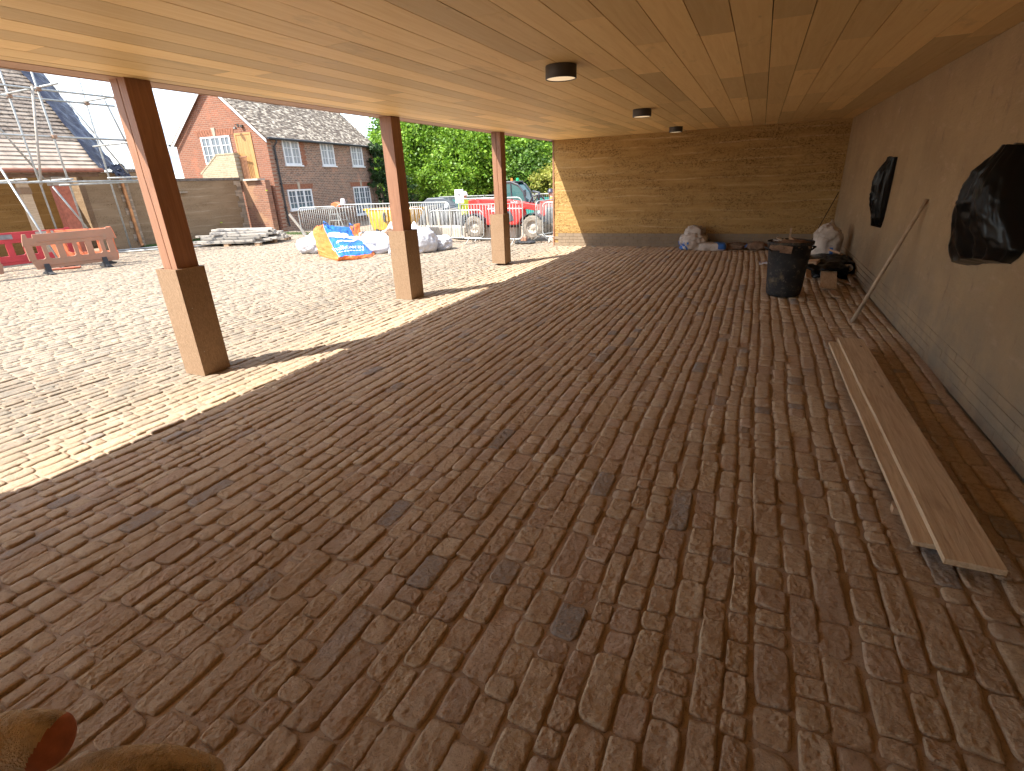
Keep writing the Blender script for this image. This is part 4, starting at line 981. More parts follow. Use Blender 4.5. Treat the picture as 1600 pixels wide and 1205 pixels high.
leafcloud('foliage', [(dx, 0, 1.8, 3, 1.5, 2.4, 1) for dx in (-12, -8, -4, 0, 4, 8, 12)], M['leaf_dark'], 24000, .2, hedge, 30, .2)
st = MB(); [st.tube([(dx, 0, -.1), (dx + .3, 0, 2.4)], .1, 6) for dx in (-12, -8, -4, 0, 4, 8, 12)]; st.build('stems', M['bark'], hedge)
for k, (x, y, w) in enumerate(((-40, 60, 9), (-14, 62, 12), (12, 58, 12))):
    tree('broadleaf_tree', ['distant rounded tree far behind the outbuilding', 'distant tree mass straight behind the green hoarding', 'distant tree hidden behind the shed end wall'][k], x, y, 9, [(0, 0, 4, w, 4, 4, 1)], 'leaf_mid', 9000, .3, 40 + k, .4, .3)
bare = thing('bare_sapling', 'thin leafless twigs rising behind the courtyard wall beside the nearest post', 'sapling', (-23.0, 13.9, 0))
m = MB()
for k in range(7): m.tube([(k * .05, 0, 0), (k * .07 - .1, .05 * k, 2.4), (k * .12 - .3, .12 * k - .3, 3.4 + .1 * k)], [.02, .012, .004], 5)
m.build('twigs', M['bark'], bare)
# ------------------------------------------------------------------ sacks, bags and lumps
def lump(name, mat, c, size, seed, parent=None, nu=48, nv=26, amp=.13, crease=.10, peaks=(), flat=.0, rot=0.0, mats=None, sq=2.6, mfun=None):
    u = np.linspace(0, 2 * np.pi, nu, endpoint=False)[:, None]; v = np.linspace(-np.pi / 2 + .02, np.pi / 2 - .02, nv)[None, :]
    cu_, su = np.cos(u), np.sin(u); cv, sv = np.cos(v), np.sin(v); e = 2 / sq
    f = lambda a: np.sign(a) * np.abs(a) ** e
    x = f(cv) * f(cu_); y = f(cv) * f(su); z = f(sv) + 0 * u
    n1 = fbm(x * 1.3 + seed, y * 1.3 + seed * .7, z * 1.3); rdg = 1 - 2 * np.abs(fbm(x * 2.6 + seed * 2, y * 2.6, z * 2.6 + seed, 4))
    k = 1 + amp * n1 + crease * (rdg - .6)
    x = x * k; y = y * k; z = z * k
    for (a, w, hgt) in peaks:
        dx = x - math.cos(a) * w; dy = y - math.sin(a) * w; z = z + np.where(z > 0, hgt * np.exp(-(dx ** 2 + dy ** 2) / .06), 0)
    X = x * size[0] / 2; Y = y * size[1] / 2; Z = (z + 1) * size[2] / 2
    Z = np.maximum(Z - .12 * size[2], .002 + 0 * Z)
    cr_, sr_ = math.cos(rot), math.sin(rot)
    Pn = np.stack([c[0] + X * cr_ - Y * sr_, c[1] + X * sr_ + Y * cr_, c[2] + Z], -1)
    mi = None
    if mfun is not None:
        cx = (x[:, :-1]); mi = mfun(x[:, :-1], y[:, :-1], z[:, :-1])
    o = grid_mesh(name, Pn, mat, parent, True, mi, mats, closed_u=True)
    return o
WB = 'white woven bulk bags in the yard'
def wbag(label, c, size, seed, rot=0, peaks=(), extra=True):
    t = thing('bulk_bag', label, 'bulk bag', (c[0], c[1], 0), rot, WB)
    lump('bag_body', M['sackwhite'], (0, 0, 0), size, seed, t, 64, 34, .16, .16, peaks)
    if extra:
        m = MB(); g = random.Random(seed); a = g.uniform(0, 6)
        p = (math.cos(a) * size[0] * .35, math.sin(a) * size[1] * .3)
        m.tube([(p[0], p[1], size[2] * .6), (p[0] * 1.2, p[1] * 1.2, size[2] * .98), (p[0] * 1.5, p[1] * 1.3, size[2] * .9), (p[0] * 1.55, p[1] * 1.5, size[2] * .45)], .018, 6)
        m.build('lifting_loop', M['sackwhite'], t, True)
    return t
wbag('white bulk bag slumped at the left of the orange and blue bag', (-11.75, 11.75), (1.05, .9, .50), 3, .3, ((2.2, .5, .55), (1.0, .3, .5)))
wbag('white bulk bag with a tall peak between the blue bag and the middle post', (-9.55, 12.0), (1.25, .8, .62), 5, .5, ((.2, .55, .95), (3.0, .7, .2)))
wbag('small white bag lying low in front, against the middle post', (-8.75, 11.65), (.5, .4, .26), 8, .1, ((1.2, .3, .3),), False)
wbag('white bulk bag standing crumpled just right of the middle post', (-8.35, 12.2), (.85, .75, .72), 9, .9, ((2.4, .4, .5), (.0, .6, .1)))
wbag('white bag with its mouth pulled out to the right', (-8.15, 12.75), (.8, .5, .42), 12, .4, ((0.2, .6, .3),))
wbag('smallest scrap of white bag, farthest right of the heap', (-8.25, 13.2), (.32, .25, .15), 14, 0, (), False)
t = thing('broken_brick_heap', 'broken stone rubble spilling from the open white bag', 'rubble', (-9.25, 12.05, .42))
m = MB()
for k in range(34):
    a = rnd.uniform(0, 6.3); r_ = rnd.uniform(0, .2); s_ = rnd.uniform(.03, .075)
    m.box(-s_, s_, -s_ * .7, s_ * .7, -s_ * .5, s_ * .5, M=Matrix.Translation((math.cos(a) * r_, math.sin(a) * r_, .16 - r_ * .35)) @ Euler((rnd.uniform(0, 3), rnd.uniform(0, 3), a)).to_matrix().to_4x4(), ch=.006)
stuff(m.build('stones', M['muck'], t))

# orange and blue printed bag
t = thing('printed_bulk_bag', 'slumped bulk bag with blue printed front and orange sides, in front of the white bags', 'bulk bag', (-10.0, 11.0, 0))
cols = [[(-11.03, 11.06, 0.0), (-11.08, 11.09, 0.12), (-11.34, 11.31, 0.32), (-11.6, 11.51, 0.56), (-11.61, 11.66, 0.70)],
        [(-9.69, 10.31, 0.0), (-9.61, 10.34, 0.09), (-9.98, 10.56, 0.30), (-10.28, 10.76, 0.56), (-10.56, 10.95, 0.84)],
        [(-9.35, 10.59, 0.0), (-9.40, 10.62, 0.09), (-9.76, 10.84, 0.32), (-10.11, 11.04, 0.56), (-10.38, 11.22, 0.76)],
        [(-9.22, 11.12, 0.0), (-9.30, 11.16, 0.06), (-9.69, 11.40, 0.28), (-10.15, 11.58, 0.52), (-10.40, 11.75, 0.72)],
        [(-9.46, 11.53, 0.0), (-9.54, 11.56, 0.05), (-9.88, 11.78, 0.26), (-10.22, 11.95, 0.50), (-10.32, 12.10, 0.76)]]
cols = [c + [(c[4][0] - .22, c[4][1] + .12, c[4][2] - .12), (c[4][0] - .35, c[4][1] + .3, .3), (c[4][0] - .35, c[4][1] + .35, 0)] for c in cols]
A = np.array(cols)          # 5 x 8 x 3
def resamp(A, ax, n):
    k = A.shape[ax]; u = np.linspace(0, k - 1, n); i = np.minimum(u.astype(int), k - 2); f = u - i
    f = f * f * (3 - 2 * f) * .35 + f * .65
    sh_ = [1] * A.ndim; sh_[ax] = n
    return np.take(A, i, ax) * (1 - f.reshape(sh_)) + np.take(A, i + 1, ax) * f.reshape(sh_)
nu, nv = 81, 71
G = resamp(resamp(A, 0, nu), 1, nv)
uu, vv = np.meshgrid(np.linspace(0, 4, nu), np.linspace(0, 7, nv), indexing='ij')
ed = np.clip(vv * 3, 0, 1)
G[..., 2] += ed * (.035 * fbm(uu * 2.2, vv * 3.2) + .022 * (1 - 2 * np.abs(fbm(uu * 5, vv * 2.2 + 4)))); G[..., 0] += .03 * fbm(uu * 3 + 5, vv * 3); G[..., 2] = np.maximum(G[..., 2], .003)
# puffed front
G[..., 1] -= .05 * np.sin(np.pi * np.clip(uu / 4, 0, 1)) * ed
mid_u, mid_v = (uu[:-1, :-1] + uu[1:, 1:]) / 2, (vv[:-1, :-1] + vv[1:, 1:]) / 2
blue = (mid_u > 1.0) & (mid_v > 1.0) & (mid_v < 5) & (mid_u < 3.05 - .0 * mid_v) | ((mid_u >= 3.0) & (mid_v > 1) & (mid_v < 2.6 - (mid_u - 3) * .7))
G = G - np.array([-10.0, 11.0, 0])
grid_mesh('bag_body', G, None, t, True, np.where(blue, 1, 0), [M['bagorange'], M['bagblue']])
# print on the blue face: follows the face
p00 = Vector(cols[1][1]); p10 = Vector(cols[3][1]); p01 = Vector(cols[1][3]); ex_ = (p10 - p00).normalized(); nrm = ex_.cross(Vector((-.45, .2, .5)).normalized()).normalized()
if nrm.z < 0 and nrm.y > 0: nrm = -nrm
def drape(o, lift=.012):
    # let the print lie on the crumpled cloth
    from mathutils.bvhtree import BVHTree
    me = bpy.data.objects['bag_body.006'].data if False else [c for c in t.children if c.name.startswith('bag_body')][0].data
    bv = BVHTree.FromPolygons([v.co.copy() for v in me.vertices], [tuple(p.vertices) for p in me.polygons])
    bm = bmesh.new(); bm.from_mesh(o.data)
    bmesh.ops.subdivide_edges(bm, edges=[e for e in bm.edges if e.calc_length() > .06], cuts=3, use_grid_fill=True)
    bmesh.ops.triangulate(bm, faces=bm.faces[:])
    dirv = Vector((-.55, .62, -.35)).normalized()
    for v in bm.verts:
        hit = bv.ray_cast(v.co - dirv * .6, dirv, 3)
        if hit[0] is not None: v.co = hit[0] - dirv * lift
    bm.to_mesh(o.data); bm.free()
def face_pt(u, v):
    ui = u; vi = v; a = resamp(A, 0, 401)[int(ui * 100)]; k = int(vi); f = vi - k
    return Vector(a[k] * (1 - f) + a[k + 1] * f) - Vector((-10.0, 11.0, 0))
def basis(u0, v0):
    o_ = face_pt(u0, v0); ux_ = (face_pt(u0 + .4, v0) - face_pt(u0 - .4, v0)).normalized(); vy = (face_pt(u0, v0 + .4) - face_pt(u0, v0 - .4)).normalized()
    n_ = ux_.cross(vy).normalized(); vy = n_.cross(ux_)
    return Matrix(((ux_.x, vy.x, n_.x, o_.x), (ux_.y, vy.y, n_.y, o_.y), (ux_.z, vy.z, n_.z, o_.z), (0, 0, 0, 1)))
w_ = text_mesh('lettering', 'halloway', .26, M['whiteprint'], basis(2.0, 1.85), t, 0); drape(w_)
for k, (u0, v0, sx_, sy_) in enumerate(((1.75, 3.05, .30, .12), (2.6, 2.75, .34, .07), (2.2, 2.45, .40, .035))):
    m = MB(); n = 22; vs = [(math.cos(i * 2 * math.pi / n) * sx_, math.sin(i * 2 * math.pi / n) * sy_ + .03 * math.sin(i), 0) for i in range(n)] + [(0, 0, 0)]
    m.quadmesh(vs, [(i, (i + 1) % n, n) for i in range(n)])
    o = m.build('printed_swoosh', M['whiteprint'], t); o.data.transform(basis(u0, v0)); drape(o)
for k in range(9):
    m = MB().quadmesh([(-.36 + k * .085, -.015, 0), (-.30 + k * .085, -.015, 0), (-.30 + k * .085, .02, 0), (-.36 + k * .085, .02, 0)], [(0, 1, 2, 3)])
    o = m.build('small_print', M['whiteprint'], t); o.data.transform(basis(2.0, 1.5)); drape(o)
m = MB()
for c_ in (cols[1], cols[3]):
    p = Vector(c_[4]) - Vector((-10, 11, 0)); m.tube([p, p + Vector((.1, -.1, .10)), p + Vector((.2, -.05, .02)), p + Vector((.1, 0, -.15))], .014, 6)
m.build('lifting_loop', M['bagblue'], t, True)

# ------------------------------------------------------------------ crowd barriers
def barrier(p0, p1, label, h=1.16, midrail=False, dense=20, lowz=.16, z0=0.0):
    p0 = Vector(p0); p1 = Vector(p1); L_ = (p1 - p0).length; ang = math.atan2(p1.y - p0.y, p1.x - p0.x)
    t = thing('crowd_barrier', label, 'barrier', (p0.x, p0.y, z0), ang, 'steel crowd barriers across the yard')
    rr = .16; pts = []
    for cx, cz, a0 in ((rr, h - rr, 180), (L_ - rr, h - rr, 90), (L_ - rr, lowz + rr, 0), (rr, lowz + rr, -90)):
        for k in range(6):
            a = R(a0 - k * 18); pts.append((cx + rr * math.cos(a), 0, cz + rr * math.sin(a)))
    pts.append(pts[0]); MB().tube(pts, .019, 8, caps=False).build('frame', M['steel'], t, True)
    top_ = h - .02 if not midrail else h - .16
    if midrail: MB().tube([(.02, 0, top_), (L_ - .02, 0, top_)], .011, 6).build('rail', M['steel'], t, True)
    barm = None
    for k in range(dense):
        xx = .06 + (L_ - .12) * (k + .5) / dense; e = 0 if rr < xx < L_ - rr else .06
        if barm is None: barm = MB().tube([(0, 0, lowz + .01), (0, 0, top_)], .0062, 6).mesh('bar', M['steel'], True)
        o = link('bar', barm, t); o.location = (xx, 0, 0)
        if e: o.scale = (1, 1, .93); o.location.z = .03
    for xx in (.28, L_ - .28):
        MB().tube([(xx, -.26, .012), (xx, -.03, lowz + .01), (xx, .03, lowz + .01), (xx, .26, .012)], .014, 6).build('foot', M['steel'], t, True)
    return t
barrier((-15.05, 14.45), (-13.75, 15.0), 'short-looking crowd barrier at the far left of the row, in front of the house', 1.14, dense=18)
barrier((-13.42, 14.65), (-10.75, 14.6), 'crowd barrier between the grey steps and the middle post, taller than the yellow skip', 1.20)
barrier((-10.65, 14.65), (-8.62, 14.3), 'crowd barrier right of the middle post, above the white bags', 1.21)
barrier((-8.15, 14.1), (-6.05, 14.0), 'nearest and tallest crowd barrier, directly in front of the red telehandler', 1.30, True)
barrier((-5.72, 14.7), (-3.7, 14.7), 'crowd barrier cut off by the end of the earth wall', 1.12)
barrier((-13.75, 16.7), (-11.2, 16.7), 'crowd barrier in the back row, in front of the yellow skip', 1.02, dense=14, z0=-.1)
barrier((-11.1, 16.9), (-8.9, 17.0), 'back-row crowd barrier left of the telehandler, behind the traffic cones gap', 1.12, z0=-.3)
barrier((-6.0, 14.9), (-5.75, 16.9), 'crowd barrier seen edge-on beside the telehandler front wheel', 1.15)

# ------------------------------------------------------------------ telehandler
tl = thing('telehandler', 'red telescopic handler with charcoal cab and muddy tyres behind the barriers', 'telehandler', (-8.85, 19.3, -.33), R(-2))
def tb(name, m, mat, parent=tl, bev=.02, sm=False): return m.build(name, M[mat], parent, sm, bevel=bev)
tb('chassis', MB().box(-1.35, 1.35, -.32, .45, .42, .78), 'truckdark')
tb('engine_pod', MB().prism([(-.72, .50), (.62, .50), (.86, .80), (.80, 1.12), (-.66, 1.20)], 'y', -.78, -.28), 'truckred', bev=.05)
tb('grille', MB().prism([(.28, .62), (.52, .68), (.40, 1.0), (.24, 1.02)], 'y', -.80, -.782), 'truckdark', bev=0)
tb('rear_body', MB().prism([(-1.66, .80), (-1.18, .62), (-.66, .80), (-.60, 1.22), (-1.10, 1.28), (-1.30, 1.48), (-1.66, 1.42)], 'y', -.46, .36), 'truckred', bev=.04)
bo = tb('boom', MB().prism([(-1.50, 1.25), (-1.42, 1.46), (.1, 1.38), (1.36, 1.18), (1.42, .98), (1.2, .98), (-.2, 1.20)], 'y', -.26, .02), 'truckred', bev=.02)
tb('boom_head', MB().prism([(1.42, 1.34), (1.72, 1.30), (1.66, .92), (1.50, .62), (1.36, .70), (1.40, 1.0)], 'y', -.36, .12), 'truckred', bev=.02)
tb('quick_hitch', MB().prism([(1.70, 1.10), (1.82, 1.05), (1.80, .50), (1.62, .48), (1.62, .64)], 'y', -.42, .2), 'truckdark')
fr = MB().prism([(-.55, 1.20), (-.50, 1.30), (.66, 1.30), (.66, 1.18)], 'y', .04, .72)
for (a, b_) in (((-.52, .06), (-.42, .10)), ((-.52, .68), (-.42, .64)), ((.12, .06), (.14, .08))): pass
cabm = MB()
prof = [(-.58, 1.25), (-.50, 2.02), (.05, 2.03), (.34, 1.92), (.56, 1.66), (.68, 1.25)]
for yy in (.03, .70):
    for k in range(len(prof) - 1): cabm.tube([(prof[k][0], yy, prof[k][1]), (prof[k + 1][0], yy, prof[k + 1][1])], .038, 8)
    cabm.tube([(.06, yy, 1.25), (.02, yy, 2.02)], .03, 8)
cabm.box(-.58, .25, .0, .74, 2.0, 2.06, ch=.015); cabm.box(-.62, .72, .02, .72, 1.16, 1.28, ch=.01)
cb = tb('cab', cabm, 'truckdark', bev=0)
MB().prism([(-.55, 1.27), (-.48, 2.0), (.04, 2.0), (.32, 1.90), (.54, 1.64), (.65, 1.27)], 'y', .035, .045).build('side_window', M['cabglass'], cb)
MB().prism([(-.55, 1.27), (-.48, 2.0), (.04, 2.0), (.32, 1.90), (.54, 1.64), (.65, 1.27)], 'y', .69, .70).build('side_window', M['cabglass'], cb)
for a, b_ in (((.04, 2.005), (.33, 1.905)), ((.33, 1.905), (.55, 1.645)), ((.55, 1.645), (.665, 1.27))): MB().prism([a, b_, (b_[0] - .01, b_[1] - .01), (a[0] - .01, a[1] - .01)], 'y', .05, .69).build('windscreen', M['cabglass'], cb)
MB().box(-.30, .10, .2, .6, 1.28, 1.72, ch=.05).build('seat', M['truckdark'], cb)
tb('beacon', MB().lathe([(.0, .11), (.035, .10), (.045, 0)], 12, (-.05, .3, 2.06)), 'hivis_o', bev=0)
gm = simple('green_beacon_lens', (.01, .38, .14), 0.3); M['gbeacon'] = gm
tb('beacon', MB().lathe([(.0, .14), (.05, .13), (.065, .05), (.06, 0)], 12, (.20, .3, 2.03)), 'gbeacon', bev=0)
def wheel(x, y, r=.43, w=.30):
    m = MB(); n = 36
    m.lathe([(r * .56, -w / 2), (r * .85, -w / 2), (r * .96, -w * .42), (r * .97, w * .42), (r * .85, w / 2), (r * .56, w / 2)], n)
    for k in range(18):
        for sgn in (1, -1):
            a = 2 * math.pi * (k + (.5 if sgn > 0 else 0)) / 18
            mt = Matrix.Rotation(a, 4, 'Z') @ Matrix.Translation((r * .985, 0, sgn * w * .24)) @ Matrix.Rotation(R(28 * sgn), 4, 'X')
            m.box(-.03, .03, -.018, .022, -w * .25, w * .25, M=mt)
    mt = Matrix.Translation((x, y, r)) @ Matrix.Rotation(R(90), 4, 'X')
    m.v = [tuple(mt @ Vector(v)) for v in m.v]; wo = m.build('wheel', M['tyre'], tl)
    m = MB(); m.lathe([(0, w * .25), (r * .2, w * .27), (r * .24, w * .2), (r * .48, w * .12), (r * .55, w * .42), (r * .57, w * .42), (r * .57, -w * .42), (0, -w * .1)], 24)
    for k in range(8): m.box(-.015, .015, -.015, .015, 0, .02, M=Matrix.Rotation(k * math.pi / 4, 4, 'Z') @ Matrix.Translation((r * .3, 0, w * .17)))
    m.v = [tuple(mt @ Vector(v)) for v in m.v]; m.build('rim', M['concrete'], wo, True)
for wx in (-1.28, 1.26):
    for wy in (-.62, .72): wheel(wx, wy)
    for wy in (-.62, .72):
        m = MB(); n = 9
        vs = [(wx + .50 * math.cos(R(20 + 140 * k / n)), wy + yy, .43 + .50 * math.sin(R(20 + 140 * k / n))) for k in range(n + 1) for yy in (-.17, .17)]
        m.quadmesh(vs, [(2 * k, 2 * k + 1, 2 * k + 3, 2 * k + 2) for k in range(n)])
        o = m.build('mudguard', M['truckdark'], tl); so = o.modifiers.new('s', 'SOLIDIFY'); so.thickness = .02
for wy in (-.5, .1): tb('headlight', MB().lathe([(0, .03), (.07, .02), (.08, -.02)], 14, (0, 0, 0)), 'white', bev=0).matrix_local = Matrix.Translation((1.45, wy, .92)) @ Matrix.Rotation(R(90), 4, 'Y')
tb('mirror', MB().box(.66, .70, -.16, .02, 1.50, 1.74), 'truckdark'); tb('hydraulic_hoses', MB().tube([(.9, -.2, 1.2), (1.1, -.3, 1.5), (1.35, -.2, 1.55), (1.5, -.1, 1.35)], .03, 8).tube([(.9, 0, 1.2), (1.15, .05, 1.45), (1.4, 0, 1.45), (1.5, 0, 1.2)], .025, 8).tube([(1.25, -.1, 1.2), (1.28, -.1, 1.62), (1.0, -.05, 1.66)], .05, 8), 'truckdark', bev=0, sm=True)
Mt = Matrix.Rotation(R(90), 4, 'X')
text_mesh('lettering', 'MANITOU', .11, M['whiteprint'], Matrix.Translation((-.20, -.783, 1.02)) @ Mt, tl, .002)
text_mesh('boom_lettering', 'MANITOU', .07, M['whiteprint'], Matrix.Translation((.30, -.264, 1.29)) @ Matrix.Rotation(R(5), 4, 'Y') @ Mt, tl, .002)
MB().box(-.62, .85, -.786, -.781, 1.09, 1.11).build('stripe', M['whiteprint'], tl)

# ------------------------------------------------------------------ people (single skinned bodies)
def skin_body(name, J, E, mats, fun, parent, sub=2, root=0):
    me = bpy.data.meshes.new(name); me.from_pydata([j[0] for j in J], E, [])
    o = bpy.data.objects.new(name, me); COL.objects.link(o)
    s = o.modifiers.new('s', 'SKIN'); s.use_smooth_shade = True
    if not me.skin_vertices: bpy.context.view_layer.update()
    if not me.skin_vertices:
        bm = bmesh.new(); bm.from_mesh(me); bm.verts.layers.skin.verify(); bm.to_mesh(me); bm.free()
    for i, j in enumerate(J):
        r_ = j[1]; me.skin_vertices[0].data[i].radius = (r_, r_) if not isinstance(r_, tuple) else r_
        me.skin_vertices[0].data[i].use_root = (i == root)
    ss = o.modifiers.new('u', 'SUBSURF'); ss.levels = sub; ss.render_levels = sub
    dg = bpy.context.evaluated_depsgraph_get(); nm = bpy.data.meshes.new_from_object(o.evaluated_get(dg))
    bpy.data.objects.remove(o); nm.materials.clear()
    for m in mats: nm.materials.append(m)
    for p in nm.polygons: p.material_index = fun(p.center); p.use_smooth = True
    r_ = link(name, nm, parent); return r_
def person(label, loc, rotz, top, lean=0.0, arms=.35, helm='helmet', s=1.0):
    t = thing('person', label, 'person', loc, rotz)
    def V(x, y, z): return ((x + lean * max(0, z - .9)) * s, y * s, z * s)
    J = [(V(0, 0, .95), .15), (V(0, 0, 1.15), .14), (V(0, 0, 1.38), .16), (V(0, 0, 1.50), .06), (V(.02, 0, 1.62), .095), (V(.02, 0, 1.70), .08),
         (V(0, .20, 1.42), .07), (V(.10, .25, 1.16), .05), (V(arms, .20, 1.04), .04), (V(arms + .08, .18, 1.03), .035),
         (V(0, -.20, 1.42), .07), (V(.06, -.25, 1.16), .05), (V(arms * .8, -.22, 1.00), .04), (V(arms * .8 + .08, -.20, .99), .035),
         (V(0, .10, .88), .10), (V(.03, .11, .50), .075), (V(0, .12, .10), .05), (V(.14, .13, .04), .045),
         (V(0, -.10, .88), .10), (V(.0, -.12, .50), .075), (V(-.04, -.13, .10), .05), (V(.10, -.14, .04), .045)]
    E = [(0, 1), (1, 2), (2, 3), (3, 4), (4, 5), (2, 6), (6, 7), (7, 8), (8, 9), (2, 10), (10, 11), (11, 12), (12, 13), (0, 14), (14, 15), (15, 16), (16, 17), (0, 18), (18, 19), (19, 20), (20, 21)]
    def fun(c):
        z = c.z / s
        if z > 1.49: return 2
        if z < .92 and abs(c.y / s) < .19 : return 1
        if (c.x / s - lean * max(0, z - .9)) > arms - .02 and z < 1.15: return 2
        return 0
    skin_body('body', J, E, [M[top], M['navy'], M['skin']], fun, t)
    hx_ = .02 + lean * .75
    MB().lathe([(0, .14), (.06, .13), (.10, .08), (.115, .0), (.14, -.005), (.14, -.015), (.11, -.012)], 18, (hx_ * s, 0, 1.68 * s)).build('helmet', M[helm], t, True)
    fx = hx_ + .095
    for yy in (-.03, .03): MB().lathe([(0, .008), (.008, 0)], 6, (fx * s, yy * s, 1.64 * s)).build('eye', M['helmet_b'], t)
    MB().prism([(fx - .01, 1.63), (fx + .025, 1.60), (fx - .005, 1.59)], 'y', -.012, .012).build('nose', M['skin'], t) if s == 1 else None
    return t
person('person in a yellow hi-vis jacket and pale helmet behind the rear of the telehandler', (-11.15, 19.6, -.40), R(-30), 'hivis_y', .22, .4, 'helmet')
person('person in an orange hi-vis jacket and dark helmet beside the front of the telehandler', (-7.55, 20.6, -.42), R(200), 'hivis_o', .1, .4, 'helmet_b')

# ------------------------------------------------------------------ cones, blocks, sign, hoarding
def cone(label, x, y, z):
    t = thing('traffic_cone', label, 'traffic cone', (x, y, z), 0, 'traffic cones')
    MB().box(-.21, .21, -.21, .21, 0, .035, ch=.01).build('base', M['truckdark'], t)
    MB().lathe([(.165, .036), (.125, .33)], 24).build('cone_body', M['plastic_red'], t, True)
    MB().lathe([(.127, .325), (.085, .60)], 24).build('reflective_sleeve', M['conewhite'], t, True)
    MB().lathe([(.086, .598), (.05, .80), (.035, .81), (0, .81)], 24).build('cone_tip', M['conewhite'], t, True)
cone('traffic cone on the pale block, left of the white sign', -14.35, 23.5, .02)
cone('traffic cone standing lower, right in front of the white sign', -11.75, 20.6, -.12)
tag(MB().box(-1.5, 1.5, -.5, .5, -.32, .34, ch=.05, M=Matrix.Translation((-13.9, 23.5, -.33))).build('block', M['concrete']), 'long pale stone block under the left traffic cone', 'block')
tag(MB().box(-.9, .9, -.4, .4, -.2, .28, ch=.04, M=Matrix.Translation((-11.9, 20.6, -.41))).build('block', M['concrete']), 'pale block under the right traffic cone', 'block')
for k in range(9):
    tag(MB().box(-.55, .55, -.28, .28, 0, .42, ch=.03, M=Matrix.Translation((-13.6 + (k % 5) * 1.14 - (.5 if k > 4 else 0), 19.2 + (0 if k < 5 else .7), -.36 + (0 if k < 5 else .0)))).build('kerb_block', M['concrete']), ['leftmost','second from left','middle','fourth from left','rightmost'][k % 5] + (' pale kerb block in the front row behind the crowd barriers' if k < 5 else ' pale kerb block in the back row behind the crowd barriers'), 'kerb block', 'kerb blocks behind the barriers')
sg = thing('sign', 'small white rectangular notice on a post, left of the person in yellow', 'sign', (-10.6, 18.4, -.33))
MB().box(-.02, .02, -.02, .02, 0, 1.4).build('post', M['steel'], sg); MB().box(-.19, .19, -.035, -.021, 1.34, 1.84).build('board', M['conewhite'], sg)
MB().lathe([(0, 0), (.06, 0), (.06, .002), (0, .002)], 16).build('printed_symbol', M['greyslab'], sg).matrix_local = Matrix.Translation((0, -.036, 1.66)) @ Matrix.Rotation(R(90), 4, 'X')
for k in range(3): MB().box(-.12, .12, -.038, -.0355, 1.42 + k * .05, 1.44 + k * .05).build('printed_line', M['greyslab'], sg)
def hoard(x0, x1, y0, y1, label, h=1.72, green=True):
    t = thing('site_fence_panel', label, 'fence panel', (x0, y0, -.7), math.atan2(y1 - y0, x1 - x0), 'site fence panels with green sheeting'); L_ = math.hypot(x1 - x0, y1 - y0)
    MB().tube([(0, 0, 0), (0, 0, h), (L_, 0, h), (L_, 0, 0)], .028, 8).build('frame', M['steel'], t, True)
    m = MB()
    for k in range(26): m.tube([(L_ * (k + .5) / 26, 0, .05), (L_ * (k + .5) / 26, 0, h)], .006, 4)
    stuff(m.build('mesh_wires', M['steel'], t))
    if green:
        u = np.linspace(0, 1, 40)[:, None]; v = np.linspace(0, 1, 12)[None, :]
        grid_mesh('green_sheet', np.stack([u * L_ + 0 * v, .05 + .05 * fbm(u * 9, v * 3 + x0), .05 + v * (h - .22) + 0 * u], -1), M['greensheet'], t)
for k, (a, b_) in enumerate(((-17.2, -14.2), (-14.1, -11.1), (-11.0, -8.0), (-7.9, -4.9))):
    hoard(a, b_, 27.5 - .1 * k, 27.4 - .1 * k, ['leftmost site fence panel with green sheeting, above the grey stack', 'site fence panel with green sheeting behind the traffic cones', 'site fence panel with green sheeting seen through the cab', 'rightmost site fence panel with green sheeting, behind the white vehicle'][k])
# grey stacked formwork behind the barriers
t = thing('formwork_stack', 'stack of grey ribbed panels standing on edge behind the crowd barriers', 'panel stack', (-14.3, 20.2, -.2))
for k in range(15): MB().box(k * .19, k * .19 + .10, -.4, .5, 0, .95 + rnd.uniform(-.12, .1), M=Matrix.Rotation(R(rnd.uniform(-4, 4)), 4, 'Y')).build('panel', M['greyslab' if k % 3 else 'concrete'], t, bevel=.01)
bs = thing('bush', 'low green and rusty bush behind the barriers, beside the left cone', 'bush', (-13.6, 21.2, -.35)); leafcloud('foliage', [(0, 0, .45, .75, .5, .45, 1)], M['leaf_mid'], 3500, .05, bs, 61, .1)
# vehicles beyond
def van(label, x, y, rz, col, L_=4.2, h=1.75, z=-.65, low=False):
    t = thing('parked_van' if not low else 'parked_car', label, 'van' if not low else 'car', (x, y, z), rz)
    pr = [(0, .35), (L_, .35), (L_, .9), (L_ - .5, 1.02), (L_ - 1.2, h), (.1, h), (0, h - .2)] if not low else [(0, .35), (L_, .35), (L_, .8), (L_ - .9, .92), (L_ - 1.6, h), (1.0, h), (.3, .95), (0, .9)]
    MB().prism(pr, 'y', 0, 1.7).build('body', col, t, bevel=.06)
    MB().prism([(L_ - 2.2, 1.0), (L_ - .75, 1.0), (L_ - 1.28, h - .12), (L_ - 2.2, h - .12)], 'y', -.012, -.004).build('side_window', M['pane'], t)
    MB().prism([(1.0, 1.0), (L_ - 2.3, 1.0), (L_ - 2.3, h - .12), (1.15, h - .12)], 'y', -.012, -.004).build('side_window', M['pane'], t)
    for wx in (.8, L_ - .8):
        w = MB().lathe([(.0, 0), (.2, .02), (.32, 0), (.33, .1), (.33, .2)], 20).build('wheel', M['rubber'], t); w.matrix_local = Matrix.Translation((wx, -.03, .33)) @ Matrix.Rotation(R(-90), 4, 'X') @ Matrix.Scale(1, 4)
white_b = simple('white_bodywork', (.7, .7, .72), .3, .05, 2, 10, 0); grey_b = simple('dark_grey_bodywork', (.09, .1, .12), .3, .05, 2, 10, 0)
van('white van partly hidden behind the end of the earth wall', -8.3, 25.0, R(2), white_b)
